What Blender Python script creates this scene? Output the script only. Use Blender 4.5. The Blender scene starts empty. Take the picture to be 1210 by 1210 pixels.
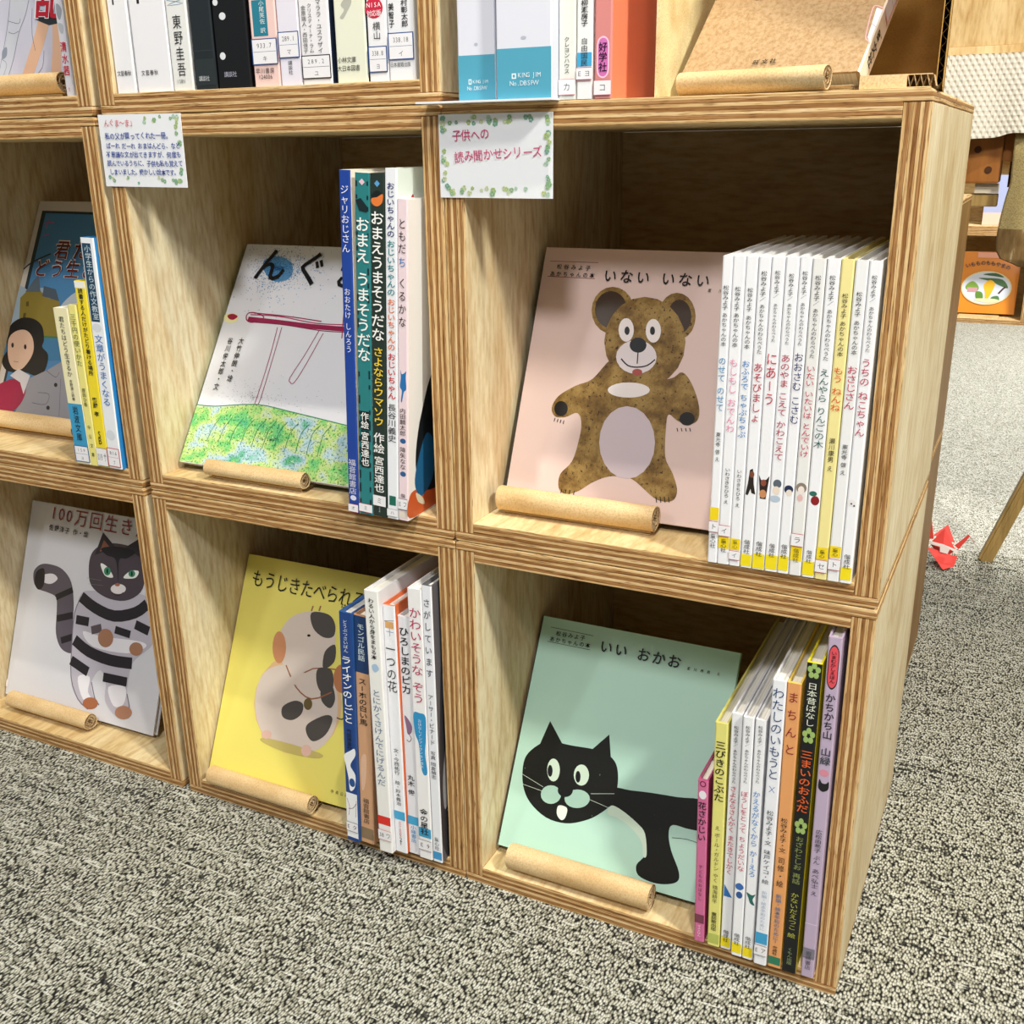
# A corner of a library: plywood cube shelves with picture books on a grey carpet
import bpy, bmesh, math, random
from mathutils import Vector, Matrix
R = math.radians
random.seed(7)
S = bpy.context.scene
COL = S.collection

# ---------------------------------------------------------------- camera, world, lights, exposure
cam_data = bpy.data.cameras.new('camera')
cam = bpy.data.objects.new('camera', cam_data)
COL.objects.link(cam)
cam_data.sensor_width = 36.0
cam_data.sensor_fit = 'HORIZONTAL'
cam_data.lens = 36.0 * 1240.1 / 1210.0
cam_data.clip_start = 0.02
cam.location = (0.4605, -0.8026, 0.7285)
cam.rotation_euler = (Matrix.Rotation(0.4631, 3, 'Z') @ Matrix.Rotation(1.2383, 3, 'X') @ Matrix.Rotation(-0.0139, 3, 'Z')).to_euler()
S.camera = cam

S.view_settings.view_transform = 'Standard'
S.view_settings.look = 'None'
S.view_settings.gamma = 1.0
S.view_settings.use_curve_mapping = False
S.view_settings.exposure = 0.0

world = bpy.data.worlds.new('room_air')
S.world = world
world.use_nodes = True
world.node_tree.nodes['Background'].inputs[0].default_value = (1.0, 0.98, 0.95, 1)
world.node_tree.nodes['Background'].inputs[1].default_value = 0.17

def lamp(name, kind, loc, target, energy, color, size, angle=None):
    d = bpy.data.lights.new(name, kind)
    d.energy = energy
    d.color = color
    if kind == 'AREA':
        d.shape = 'DISK'; d.size = size
    else:
        d.shadow_soft_size = size
    if kind == 'SPOT':
        d.spot_size = R(angle); d.spot_blend = 0.4
    o = bpy.data.objects.new(name, d)
    COL.objects.link(o)
    o.location = loc
    o.rotation_euler = (Vector(target) - Vector(loc)).to_track_quat('-Z', 'Y').to_euler()
    return o

# ceiling downlights of the reading corner
lamp('downlight_near', 'AREA', (0.42, -0.46, 2.68), (0.1, 0.0, 0.3), 25, (1.0, 0.93, 0.80), 0.06)
lamp('downlight_front', 'AREA', (0.75, -2.2, 2.68), (-0.1, 0.0, 0.3), 46, (0.98, 0.98, 1.0), 0.36)
lamp('downlight_left', 'AREA', (-1.5, -2.6, 2.68), (-0.2, 0.0, 0.3), 14, (1.0, 0.98, 0.96), 0.30)
lamp('downlight_far', 'AREA', (1.2, 2.9, 2.68), (0.6, 2.6, 0.0), 150, (1.0, 0.98, 0.92), 0.40)
lamp('downlight_right', 'AREA', (2.2, -0.9, 2.68), (0.3, 0.2, 0.3), 92, (1.0, 0.98, 0.88), 0.30)
SPINES = {
 'C2': [
  ('book',0.2424,-0.003,0.4016,0.008,0.2485,0.0,0.21,'#f1f1f4','#f1f1f4','white picture book spine touching the bear cover,blue title,yellow band above its label',[('t','松谷みよ子',4.0,226.9,208.0,4.8,'#17171a',0),('t','あかちゃんの本',4.0,206.1,180.0,4.4,'#17171a',0),('t','のせて のせて',4.0,172.0,128.2,6.4,'#2a86b8',0),('t','東光寺 啓 え',4.0,111.6,87.0,4.0,'#17171a',0),('r',0.4,7.6,37.1,48.1,'#f2d51c'),('L',26.8,36.4,'#c22b3a','ト'),('t','童心社',4.0,25.3,12.6,4.8,'#17171a',0)]),
  ('book',0.2506,-0.003,0.4016,0.0097,0.2487,0.0,0.21,'#f1f1f4','#f1f1f4','white picture book spine with a pale pink title,second from the bear cover',[('t','松谷みよ子',4.9,226.3,207.8,5.8,'#17171a',0),('t','あかちゃんの本',4.9,206.5,179.9,5.3,'#17171a',0),('t','もしもし おでんわ',4.9,171.4,111.8,7.3,'#e58fb0',0),('t','いわさきちひろ え',4.9,83.1,52.3,4.4,'#17171a',0),('L',24.4,34.0,'#c22b3a','イ'),('r',0.4,9.3,13.6,23.7,'#f2d51c'),('t','童心社',4.9,22.2,10.3,5.8,'#17171a',0)]),
  ('book',0.2605,-0.003,0.4016,0.009,0.2487,0.0,0.21,'#f1f1f4','#f1f1f4','white picture book spine with a bright blue title,third from the bear cover',[('t','松谷みよ子',4.5,225.8,207.7,5.4,'#17171a',0),('t','あかちゃんの本',4.5,205.1,179.3,4.9,'#17171a',0),('t','おふろで ちゃぷちゃぷ',4.5,170.7,108.7,6.7,'#1f7fc4',0),('t','いわさきちひろ え',4.5,82.9,50.7,4.0,'#17171a',0),('r',0.4,8.6,14.0,23.7,'#f2d51c'),('t','童心',4.5,22.9,14.8,4.5,'#8a7a20',0),('L',5.1,13.3,'#c22b3a','イ')]),
  ('book',0.27,-0.003,0.4016,0.0093,0.2486,0.0,0.21,'#f1f1f4','#f1f1f4','white picture book spine with crimson title over a small black and brown picture',[('t','松谷みよ子／',4.7,238.6,215.8,5.8,'#17171a',0),('t','あかちゃんのわらべうた',4.7,213.9,176.0,4.7,'#17171a',0),('t','あそびましょ',4.7,169.5,122.0,7.9,'#b81c3c',0),('w','#2a211f',[(3.3,83.3),(5.6,84.7),(6.5,79.1),(7.0,72.0),(8.8,63.5),(5.6,64.2),(4.7,67.8),(2.8,62.1),(0.9,62.8),(2.3,72.0)]),('e','#7a4630',5.1,79.8,1.9,2.8),('r',0.4,8.9,1.4,11.5,'#f2dc1c'),('t','偕成社',4.7,24.4,11.9,6.7,'#17171a',0)]),
  ('book',0.2797,-0.003,0.4016,0.01,0.2489,0.0,0.21,'#f1f1f4','#f1f1f4','white picture book spine with a short red title and a small brown cat picture',[('t','松谷みよ子／',5.0,239.3,218.8,6.2,'#17171a',0),('t','あかちゃんのわらべうた',5.0,215.0,185.8,5.0,'#17171a',0),('t','にあーう',5.0,178.0,136.5,9.0,'#c01f3c',0),('w','#2b211e',[(1.0,80.3),(3.0,76.1),(7.0,76.8),(9.5,80.3),(8.5,70.5),(7.5,60.6),(3.0,60.6),(2.0,70.5)]),('e','#c98a5c',5.0,64.8,2.8,3.5),('e','#8c4a36',5.0,74.0,2.2,2.8),('r',0.4,9.6,0.9,13.5,'#f2dc1c'),('t','偕成社',5.0,24.5,11.3,7.2,'#17171a',0)]),
  ('book',0.2901,-0.003,0.4016,0.01,0.2493,0.0,0.21,'#f1f1f4','#f1f1f4','white picture book spine with a long crimson title and a faint sitting child',[('t','松谷みよ子／',5.0,237.5,217.4,6.2,'#17171a',0),('t','あかちゃんのわらべうた',5.0,215.5,184.5,5.0,'#17171a',0),('t','あのやま こえて かわこえて',5.0,177.5,93.4,7.5,'#b02548',0),('e','#5b6470',5.5,74.6,3.3,3.5),('e','#ead9c8',5.0,69.0,2.8,3.5),('e','#b8c6d6',4.5,62.0,4.2,2.8),('r',0.4,9.6,1.9,14.1,'#f2dc1c'),('t','偕成社',5.0,24.2,12.2,7.2,'#17171a',0)]),
  ('book',0.3004,-0.003,0.4016,0.0087,0.2493,0.0,0.21,'#f1f1f4','#f1f1f4','white picture book spine with a dark navy title and a tiny blue face',[('t','松谷みよ子／',4.4,239.6,219.1,5.4,'#17171a',0),('t','あかちゃんのわらべうた',4.4,216.6,184.5,4.4,'#17171a',0),('t','おおさむ こさむ',4.4,179.4,123.7,7.4,'#1d2466',0),('e','#22304f',4.4,71.0,3.5,3.5),('e','#e8dcd0',4.8,68.2,2.4,2.8),('r',0.4,8.3,2.4,14.9,'#f2dc1c'),('t','偕成社',4.4,25.0,12.7,6.3,'#17171a',0)]),
  ('book',0.30960000000000004,-0.003,0.4016,0.0097,0.2486,0.0,0.21,'#e9e8e6','#e9e8e6','greyish white picture book spine with a crimson title and a brown-haired child',[('t','松谷みよ子／',4.8,236.9,214.6,6.0,'#17171a',0),('t','あかちゃんのわらべうた',4.8,212.8,175.6,4.8,'#17171a',0),('t','いたい いたいは とんでいけ',4.8,170.5,98.4,7.2,'#c0284a',0),('e','#8b7d70',4.8,73.6,4.1,4.2),('e','#f0e2da',4.8,71.6,2.5,3.5),('e','#e2b8b4',4.3,65.3,2.3,2.8),('L',24.8,35.6,'#c22b3a','ラ'),('r',0.4,9.3,12.5,24.4,'#f2d51c'),('t','偕成社',4.8,23.0,11.0,6.8,'#6a5a20',0)]),
  ('book',0.31980000000000003,-0.003,0.4016,0.0097,0.249,0.0,0.21,'#f1f1f4','#f1f1f4','white picture book spine with a dark green title and a small red apple',[('t','松谷みよ子／',4.8,237.3,215.1,6.0,'#17171a',0),('t','あかちゃんのわらべうた',4.8,212.7,174.5,4.8,'#17171a',0),('t','えんやら りんごの木',4.8,168.7,106.7,7.7,'#1f5f55',0),('e','#8c1f26',5.8,64.6,3.3,3.8),('e','#2f6a5f',3.9,70.1,2.9,2.1),('r',0.4,9.3,1.8,13.4,'#f2dc1c'),('t','偕成社',4.8,23.2,12.0,7.0,'#17171a',0)]),
  ('book',0.32989999999999997,-0.003,0.4016,0.0094,0.2487,0.0,0.21,'#efe29a','#efe29a','pale yellow picture book spine among the white ones,orange red title',[('t','松谷みよ子',4.7,224.8,206.4,5.7,'#17171a',0),('t','あかちゃんの本',4.7,204.6,178.4,5.2,'#17171a',0),('t','もう ねんね',4.7,170.8,136.6,8.0,'#e0562f',0),('t','瀬川康男 え',4.7,116.2,89.3,4.7,'#17171a',0),('r',0.4,9.0,16.9,26.8,'#f2d51c'),('t','童心',4.7,25.1,18.0,4.7,'#17171a',0),('L',5.7,16.5,'#c22b3a','セ')]),
  ('book',0.3398,-0.003,0.4016,0.0092,0.2484,0.0,0.21,'#ececec','#ececec','white picture book spine with crimson title between the yellow spine and the last white one',[('t','松谷みよ子',4.6,226.4,208.2,5.5,'#17171a',0),('t','あかちゃんの本',4.6,205.7,180.3,5.0,'#17171a',0),('t','おさじさん',4.6,172.3,138.8,8.2,'#c01f4c',0),('t','東光寺 啓 え',4.6,112.2,87.8,4.6,'#17171a',0),('r',0.4,8.8,19.9,29.5,'#f2d51c'),('t','童心',4.6,28.1,21.0,4.6,'#17171a',0),('L',9.5,18.8,'#c22b3a','ト')]),
  ('book',0.3493,-0.003,0.4016,0.009,0.2484,0.0,0.21,'#f1f1f4','#f1f1f4','white picture book spine with a red title,last of its row by the box side',[('t','松谷みよ子／',4.5,238.4,219.0,5.6,'#17171a',0),('t','あかちゃんのわらべうた',4.5,216.0,182.8,4.5,'#17171a',0),('t','うちの ねこちゃん',4.5,178.5,118.9,7.6,'#bb2a50',0),('e','#e8e4e4',3.6,66.5,3.1,2.7),('e','#444',3.6,65.8,0.7,0.7),('e','#444',5.8,64.4,0.7,0.7),('r',0.4,8.6,2.5,13.2,'#f2dc1c'),('t','偕成社',4.5,24.3,11.8,6.5,'#17171a',0)]),
 ],
 'B2': [
  ('book',-0.1052,-0.02,0.4016,0.0114,0.3122,2.43,0.23,'#21449a','#e9e4d4','slim blue picture book spine with white lettering,beside the sprayed blue and green cover',[('t','ジャリおじさん',5.7,300.1,242.5,9.1,'#eef',0),('t','おおたけ しんろう',5.7,212.4,154.0,6.8,'#eef',0),('t','福音館書店',5.7,53.6,18.2,8.6,'#dde',0),('e','#dde',5.7,14.8,3.4,2.6),('L',0.2,8.8,'#c22b3a','オ')]),
  ('book',-0.09290000000000001,-0.02,0.4016,0.0151,0.3099,3.17,0.23,'#2a7d80','#e6e2d6','teal picture book spine with dark dashes and bold white lettering',[('r',0.9,2.7,298.6,303.2,'#142e33'),('r',12.1,13.9,299.4,303.0,'#142e33'),('r',0.9,2.7,288.5,291.8,'#142e33'),('r',12.1,13.9,287.9,291.3,'#142e33'),('r',12.1,13.9,278.3,282.1,'#142e33'),('r',0.9,2.7,266.7,270.7,'#142e33'),('r',12.1,13.9,268.0,271.4,'#142e33'),('r',0.9,2.7,256.6,261.1,'#142e33'),('r',12.1,13.9,256.1,260.1,'#142e33'),('r',0.9,2.7,244.7,249.3,'#142e33'),('r',0.9,2.7,234.6,238.8,'#142e33'),('r',12.1,13.9,224.4,230.3,'#142e33'),('r',12.1,13.9,213.1,217.6,'#142e33'),('r',0.9,2.7,201.8,207.4,'#142e33'),('r',12.1,13.9,200.2,206.7,'#142e33'),('r',0.9,2.7,189.1,194.2,'#142e33'),('r',0.9,2.7,177.8,185.8,'#142e33'),('r',12.1,13.9,168.4,172.4,'#142e33'),('r',12.1,13.9,157.3,162.6,'#142e33'),('r',0.9,2.7,133.0,137.4,'#142e33'),('r',12.1,13.9,131.8,139.3,'#142e33'),('r',12.1,13.9,122.3,126.3,'#142e33'),('r',0.9,2.7,107.8,115.6,'#142e33'),('r',0.9,2.7,97.6,101.0,'#142e33'),('r',12.1,13.9,98.5,102.6,'#142e33'),('r',0.9,2.7,84.5,91.3,'#142e33'),('r',12.1,13.9,83.7,92.8,'#142e33'),('r',0.9,2.7,71.3,76.9,'#142e33'),('r',12.1,13.9,72.6,78.9,'#142e33'),('r',0.9,2.7,60.1,66.1,'#142e33'),('r',12.1,13.9,60.3,64.7,'#142e33'),('r',0.9,2.7,48.8,53.2,'#142e33'),('r',12.1,13.9,47.8,52.1,'#142e33'),('r',0.9,2.7,35.6,43.7,'#142e33'),('r',12.1,13.9,35.0,43.6,'#142e33'),('r',0.9,2.7,22.2,30.9,'#142e33'),('r',12.1,13.9,23.2,28.3,'#142e33'),('r',0.9,2.7,11.5,15.3,'#142e33'),('r',12.1,13.9,8.3,15.6,'#142e33'),('w','#e6c4d0',[(7.6,305.1),(10.6,302.4),(7.6,299.6),(4.5,302.4)]),('w','#18282c',[(0.8,287.1),(6.1,289.2),(13.6,281.5),(12.1,277.3),(4.5,278.7)]),('t','おまえ うまそうだな',7.6,273.8,146.7,14.8,'#f6f6f2',1),('r',3.0,12.1,83.2,101.0,'#141a1c'),('t','作絵',7.6,100.2,84.1,9.1,'#f4f4f0',1),('r',3.0,12.1,47.1,82.4,'#141a1c'),('t','宮西達也',7.6,81.6,47.9,9.1,'#f4f4f0',1),('L',2.2,10.8,'#c22b3a','ミ')]),
  ('book',-0.077,-0.02,0.4016,0.0143,0.3092,3.12,0.23,'#27352f','#1c2422','dark green picture book spine with white and yellow lettering and an orange face',[('w','#5b9fd4',[(7.1,303.7),(10.0,301.0),(7.1,298.2),(4.3,301.0)]),('s','#16201f',[(1.4,291.4),(7.1,295.5),(12.8,292.1),(11.4,287.2),(2.9,287.2)]),('s','#e57c3a',[(1.4,288.6),(7.1,290.0),(12.8,292.7),(12.1,285.8),(7.1,282.4),(2.1,284.4)]),('t','おまえうまそうだな',7.1,278.9,166.2,14.3,'#f6f6f2',1),('t','さよならウマソウ',7.1,161.6,88.1,13.6,'#f3cf3a',1),('t','作絵',7.1,82.4,62.1,12.1,'#f4f4f0',1),('t','宮西達也',7.1,59.6,23.9,12.1,'#f4f4f0',1),('L',10.4,21.4,'#555','ミ'),('t','ポプラ社',7.1,9.5,4.4,4.3,'#ddd',0)]),
  ('book',-0.0615,-0.02,0.4016,0.0119,0.3133,2.98,0.25,'#eef0f5','#dfeae4','tall white picture book spine with navy,teal,orange and red lettering',[('t','おじいちゃんの',6.0,302.3,256.7,8.9,'#22306e',1),('t','おじいちゃんの',6.0,254.9,207.2,8.9,'#23828a',1),('t','おじいちゃんの',6.0,205.3,159.1,8.9,'#e0703a',1),('t','おじいちゃん',6.0,157.2,114.8,8.9,'#c8202c',1),('t','長谷川義史',6.0,110.9,74.6,9.5,'#17171a',0),('r',2.4,9.5,13.2,22.5,'#1f6a5a'),('L',2.2,9.8,'#aaa','ハ')]),
  ('book',-0.049100000000000005,-0.02,0.4016,0.0103,0.2887,2.93,0.22,'#efd9de','#e9e6e4','short pale pink picture book spine with a small blue cat,nearest the box side',[('t','ともだ',5.1,273.6,242.8,8.2,'#222',0),('t','ち',5.1,242.8,230.0,8.2,'#2f7ec4',0),('t','くるかな',5.1,224.3,179.8,8.2,'#222',0),('s','#2a73b4',[(2.6,142.8),(4.1,139.0),(7.2,140.6),(8.7,142.1),(8.2,136.0),(8.7,125.9),(6.2,122.8),(4.1,113.5),(3.1,115.1),(4.1,123.6),(2.1,127.5),(3.1,136.0)]),('t','内田麟太郎',5.1,108.0,81.9,6.7,'#222',0),('e','#2f5f94',5.1,77.1,3.1,2.4),('t','降矢なな',5.1,71.5,49.6,6.7,'#222',0),('e','#2f5f94',5.1,45.5,3.1,2.5),('t','偕',5.1,26.5,22.3,6.2,'#222',0),('L',10.6,21.5,'#222','E フ'),('r',0.4,9.9,2.2,8.9,'#e4d8cc')]),
 ],
 'A2': [
  ('book',-0.48460000000000003,-0.004,0.4016,0.022,0.173,-0.27,0.11,'#f0e8bc','#f5f3e8','small cream paperback spine with a blue lower band,nearest the seaside tower cover',[('t','君たちはどう生きるか',11.0,164.4,98.4,11.0,'#17171a',0),('t','吉野源三郎著',11.0,95.6,72.0,7.7,'#17171a',0),('r',0.4,21.6,3.4,68.7,'#3f9cc8'),('t','岩波文庫',11.0,66.3,25.9,8.8,'#17171a',0),('L',2.4,21.0,'#2a5a9a','159 ヨ')]),
  ('book',-0.4624,-0.004,0.4016,0.0114,0.1772,0.09,0.11,'#efe58a','#f3ecb0','small pale yellow paperback spine between the cream and the bright yellow ones',[('t','三千円の使いかた',5.7,168.1,111.3,8.6,'#5a6a3a',0),('t','原田ひ香',5.7,87.7,67.0,5.7,'#17171a',0),('t','中公文庫',5.7,48.9,7.3,4.6,'#17171a',0)]),
  ('book',-0.45080000000000003,-0.004,0.4016,0.0158,0.2029,0.88,0.13,'#f4dc34','#f4dc34','bright yellow paperback spine with a white top and bold black lettering',[('r',0.4,15.4,195.4,202.4,'#f3f1e8'),('t','読書する人だけがたどり着ける場所',7.9,195.4,102.3,11.8,'#222',1),('t','齋藤 孝',7.9,78.7,57.0,11.0,'#17171a',1),('t','SB',7.9,40.8,26.4,9.5,'#17171a',0),('L',1.1,21.6,'#2a5a9a','019 サ')]),
  ('book',-0.4348,-0.004,0.4016,0.0186,0.2471,1.12,0.15,'#eef1f5','#2c86cc','tall white and blue book spine with a dark vertical strip,against the box side',[('r',1.9,13.9,161.1,241.5,'#22445c'),('t','小学生からの作文教室',9.3,239.8,162.9,9.3,'#cfe0ea',0),('e','#d8dde2',8.4,154.9,6.5,4.4),('t','文章がうまくなる',9.3,147.8,70.0,14.9,'#2b70b8',0),('e','#d8dde2',8.4,37.9,6.5,5.7),('L',2.2,23.5,'#c22b3a','816 ブ')]),
 ],
 'B1': [
  ('book',-0.1366,-0.0197,0.019,0.0149,0.2739,2.13,0.25,'#1e4384','#2b5796','dark blue picture book spine with white lower end,touching the cow cover',[('t','どうぶつさいばん',7.5,266.1,229.1,9.0,'#e4ecf4',0),('t','ライオンのしごと',7.5,225.7,146.6,13.5,'#f4f6f8',1),('t','竹田津実作',7.5,140.2,114.6,9.0,'#0c1a38',1),('r',0.4,14.5,4.6,61.0,'#eef0f2'),('s','#f0f2f4',[(0.0,106.3),(7.5,113.5),(13.5,117.7),(14.2,109.4),(7.5,95.9),(13.5,85.4),(12.0,69.5),(6.0,64.2),(4.5,80.1),(1.5,95.9)]),('e','#23508e',9.0,74.8,3.7,5.3),('l','#a2384a',0.5,[(1.5,53.5),(4.5,42.8),(3.0,32.0)]),('l','#5a2a5a',0.6,[(3.0,40.6),(9.0,42.8),(13.5,50.3)]),('l','#a2384a',0.4,[(13.5,53.5),(12.0,32.0)]),('L',12.3,24.3,'#3a2028','E タ')]),
  ('book',-0.1215,-0.0157,0.019,0.0168,0.272,2.13,0.25,'#cfa07a','#b98a68','picture book spine with a dark blue top and tan lower part',[('r',0.4,16.4,207.5,271.3,'#1c3a68'),('t','モンゴル民話',8.4,263.3,221.1,10.1,'#c8d8e0',1),('t','スーホの白い馬',8.4,201.7,146.1,12.6,'#2a221e',1),('s','#dfb79a',[(3.4,103.1),(10.1,110.4),(8.4,77.0),(3.4,66.4)]),('t','福音館書店',8.4,56.9,24.5,10.1,'#3a2a22',0),('r',0.4,16.4,4.8,19.1,'#8a7458')]),
  ('book',-0.0948,-0.02,0.019,0.0163,0.3034,0.11,0.27,'#f1f0ec','#e4e3e6','tall off-white picture book spine with small black lettering and a red band near its foot',[('t','わるい人から身をまもる本',8.1,296.1,228.8,9.8,'#222',1),('s','#a9c6e2',[(4.9,222.2),(9.8,224.1),(13.0,219.3),(8.1,214.6),(4.9,217.4)]),('t','とにかくさけんでにげるんだ',8.1,195.5,82.1,11.4,'#5a7898',0),('r',0.4,15.9,34.0,44.6,'#dc3428'),('L',14.8,27.6,'#d05040','38 ワ')]),
  ('book',-0.0783,-0.0133,0.019,0.014,0.2885,0.11,0.24,'#eff0f4','#d86a3a','white picture book spine with a tiny basket picture,blue star and red foot lettering',[('r',2.1,11.9,263.4,270.7,'#d8a468'),('l','#333',0.5,[(1.4,270.7),(12.6,272.6)]),('l','#4a78a8',0.5,[(2.8,259.7),(11.2,259.7)]),('l','#4a78a8',0.5,[(7.0,263.4),(7.0,255.1)]),('t','一つの花',7.0,247.7,191.8,11.9,'#17171a',0),('t','文・今西祐行',7.0,127.4,95.7,7.7,'#17171a',0),('t','絵・鈴木義治',7.0,88.9,58.5,7.7,'#17171a',0),('r',0.4,13.6,40.7,51.2,'#45a6d4'),('t','おはなし名作絵本',7.0,39.0,19.4,7.0,'#c83a4a',0),('t','21',7.0,18.4,9.8,7.0,'#17171a',0)]),
  ('book',-0.06420000000000001,-0.0094,0.019,0.014,0.2772,0.11,0.24,'#e6e8ee','#dcdce0','shorter white picture book spine with bold black lettering over a small purple figure',[('t','ひろしまのピカ',7.0,266.4,191.3,11.9,'#15151c',1),('s','#8a6a88',[(2.8,166.1),(7.0,163.2),(11.2,155.3),(9.8,147.4),(5.6,145.5),(4.2,155.3)]),('l','#7a4a52',0.8,[(5.6,147.4),(9.8,141.5),(7.0,136.5),(4.2,138.5)]),('t','丸木 俊',7.0,97.3,72.7,8.4,'#17171a',1),('r',0.4,13.6,36.2,46.7,'#45a6d4'),('t','小峰書店',7.0,35.6,13.8,8.4,'#3a86c0',0)]),
  ('book',-0.05,-0.0114,0.019,0.0158,0.3101,0.11,0.27,'#f2f1f1','#e8e8ea','tall white picture book spine with a crimson title above a blue brushed patch',[('t','かわいそうな ぞう',7.9,291.0,185.2,14.2,'#b82c58',0),('s','#2f92c8',[(0.8,172.7),(7.9,174.7),(15.0,171.8),(14.2,146.4),(12.6,128.7),(14.2,106.7),(9.5,103.6),(7.1,113.7),(5.5,138.6),(1.6,150.4)]),('t','おはなしノンフィクション絵本',7.9,167.9,110.7,4.7,'#dceef8',0),('r',0.4,15.4,26.3,37.8,'#3d9cc8'),('t','金の星社',7.9,61.8,29.4,12.6,'#17171a',1),('L',10.4,23.1,'#3a2028','E 9')]),
  ('book',-0.0335,-0.0109,0.019,0.0111,0.316,-0.0,0.22,'#eceef4','#55555c','last white book spine at the box side,thin black lettering and a grey mottled side',[('t','さがしています',5.5,304.0,215.7,8.3,'#1c2030',0),('t','アーサー・ビナード',5.5,198.7,140.9,6.6,'#222838',0),('t','写真 岡倉禎志',5.5,134.0,101.2,6.6,'#222838',0),('t','童心社',5.5,30.8,14.6,5.5,'#333',0),('r',0.4,10.7,2.9,12.4,'#4296cc')]),
 ],
 'C1': [
  ('book',0.24930000000000002,-0.0068,0.019,0.0096,0.1751,-1.36,0.2,'#cf6c98','#b04a78','short pink book spine,lowest of its row,beside the black cat cover',[('e','#7a2040',4.8,171.2,2.9,3.1),('e','#cf6c98',4.8,171.2,1.9,2.0),('e','#e8e4ea',4.8,159.9,3.4,4.4),('t','花さかじい',4.8,152.8,111.0,8.2,'#17171a',1),('t','子どものおはなし',4.8,85.9,45.7,3.8,'#5a1838',0),('r',0.4,9.2,20.8,30.4,'#7a3a50'),('t','マメえほん',4.8,18.9,5.3,4.8,'#f4e4ec',0)]),
  ('book',0.2621,-0.0069,0.019,0.0114,0.2363,-1.01,0.24,'#e4de80','#d8d070','yellow green picture book spine with bold black lettering,next to the pink one',[('t','三びきのこぶた',5.7,219.0,157.1,9.7,'#1c1a14',1),('t','え ポール・ガルドン やく 晴海耕平',5.7,132.3,47.8,5.1,'#4a4a20',0),('t','童話館出版',5.7,38.3,17.3,6.8,'#3a3a18',1),('r',0.4,11.0,2.7,13.4,'#b8c060')]),
  ('book',0.2744,-0.0059,0.019,0.0096,0.2482,-0.66,0.24,'#f0f1f4','#e6e6ea','white picture book spine with red lettering and a blue triangle,leftmost of three alike',[('t','松谷みよ子／',4.8,236.7,215.8,5.3,'#17171a',0),('t','あかちゃんのわらべうた',4.8,213.3,179.2,4.3,'#17171a',0),('t','さよならさんかく またきてしかく',4.8,176.6,82.8,6.7,'#c83048',0),('w','#2f72b8',[(1.0,71.7),(8.7,58.6),(1.0,58.6)]),('r',0.4,9.2,2.3,13.0,'#f2dc1c'),('t','偕成社',4.8,21.6,8.1,6.7,'#17171a',0)]),
  ('book',0.2858,-0.0102,0.019,0.0096,0.2495,-0.75,0.24,'#f0f1f4','#e6e6ea','white picture book spine with red lettering and a small blue bird,middle of three alike',[('t','松谷みよ子／',4.8,241.7,221.1,5.3,'#17171a',0),('t','あかちゃんのわらべうた',4.8,218.6,184.8,4.3,'#17171a',0),('t','ぼうしをとって ちょうだいな',4.8,177.1,93.2,6.7,'#bf3050',0),('s','#3a6ab0',[(1.0,77.7),(4.8,80.5),(8.6,76.8),(5.7,73.1),(1.9,74.0)]),('e','#2f5a98',4.8,67.6,2.9,3.7),('r',0.4,9.2,3.3,13.9,'#f2dc1c'),('t','偕成社',4.8,25.3,11.9,6.7,'#17171a',0)]),
  ('book',0.296,-0.0101,0.019,0.0096,0.2497,-0.66,0.24,'#f0f1f4','#e6e6ea','white picture book spine with bright blue lettering and a small green frog',[('t','松谷みよ子／',4.8,244.3,223.8,5.3,'#17171a',0),('t','あかちゃんのわらべうた',4.8,221.3,187.8,4.3,'#17171a',0),('t','かえるがなくから かーえろ',4.8,180.1,90.3,6.7,'#2f80c8',0),('s','#2a6a62',[(1.0,72.9),(5.8,71.1),(9.1,72.9),(6.7,66.5),(8.7,60.9),(4.8,61.9),(2.9,67.4)]),('r',0.4,9.2,2.3,12.9,'#f2dc1c'),('t','偕成社',4.8,25.3,11.9,6.7,'#17171a',0)]),
  ('book',0.30710000000000004,-0.0118,0.019,0.0115,0.2906,-0.35,0.26,'#eef0f6','#e2e2e8','tall white picture book spine with thin navy lettering and a blue band near its foot',[('t','わたしのいもうと',5.7,284.5,195.8,10.3,'#24406e',0),('l','#4a6ea8',0.5,[(3.4,189.1),(8.0,183.2)]),('l','#4a6ea8',0.5,[(8.0,189.1),(3.4,183.2)]),('t','松谷みよ子・文',5.7,165.2,129.1,6.9,'#17171a',0),('t','味戸ケイコ・絵',5.7,124.7,88.5,6.9,'#17171a',0),('t','新編・絵本平和のために',5.7,81.2,37.8,5.2,'#a9b8cc',0),('r',0.4,11.1,23.0,35.2,'#3f9fd0'),('L',10.3,21.7,'#3a2028','E ア')]),
  ('book',0.3197,-0.0098,0.019,0.0115,0.29,-0.51,0.26,'#e3a065','#e8c860','orange book spine with four spaced dark red letters and a green foot',[('t','ま ち ん と',5.7,282.3,222.0,9.8,'#8a1c30',0),('t','松谷みよ子・文',5.7,159.9,124.2,6.9,'#17171a',0),('t','司修・絵',5.7,119.8,87.6,6.3,'#17171a',0),('t','新編・絵本平和のために1',5.7,80.4,27.7,5.2,'#6a7a98',1),('t','偕成社',5.7,23.9,13.5,6.9,'#17171a',1),('r',0.4,11.1,3.0,11.6,'#2f7a5c')]),
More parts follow.
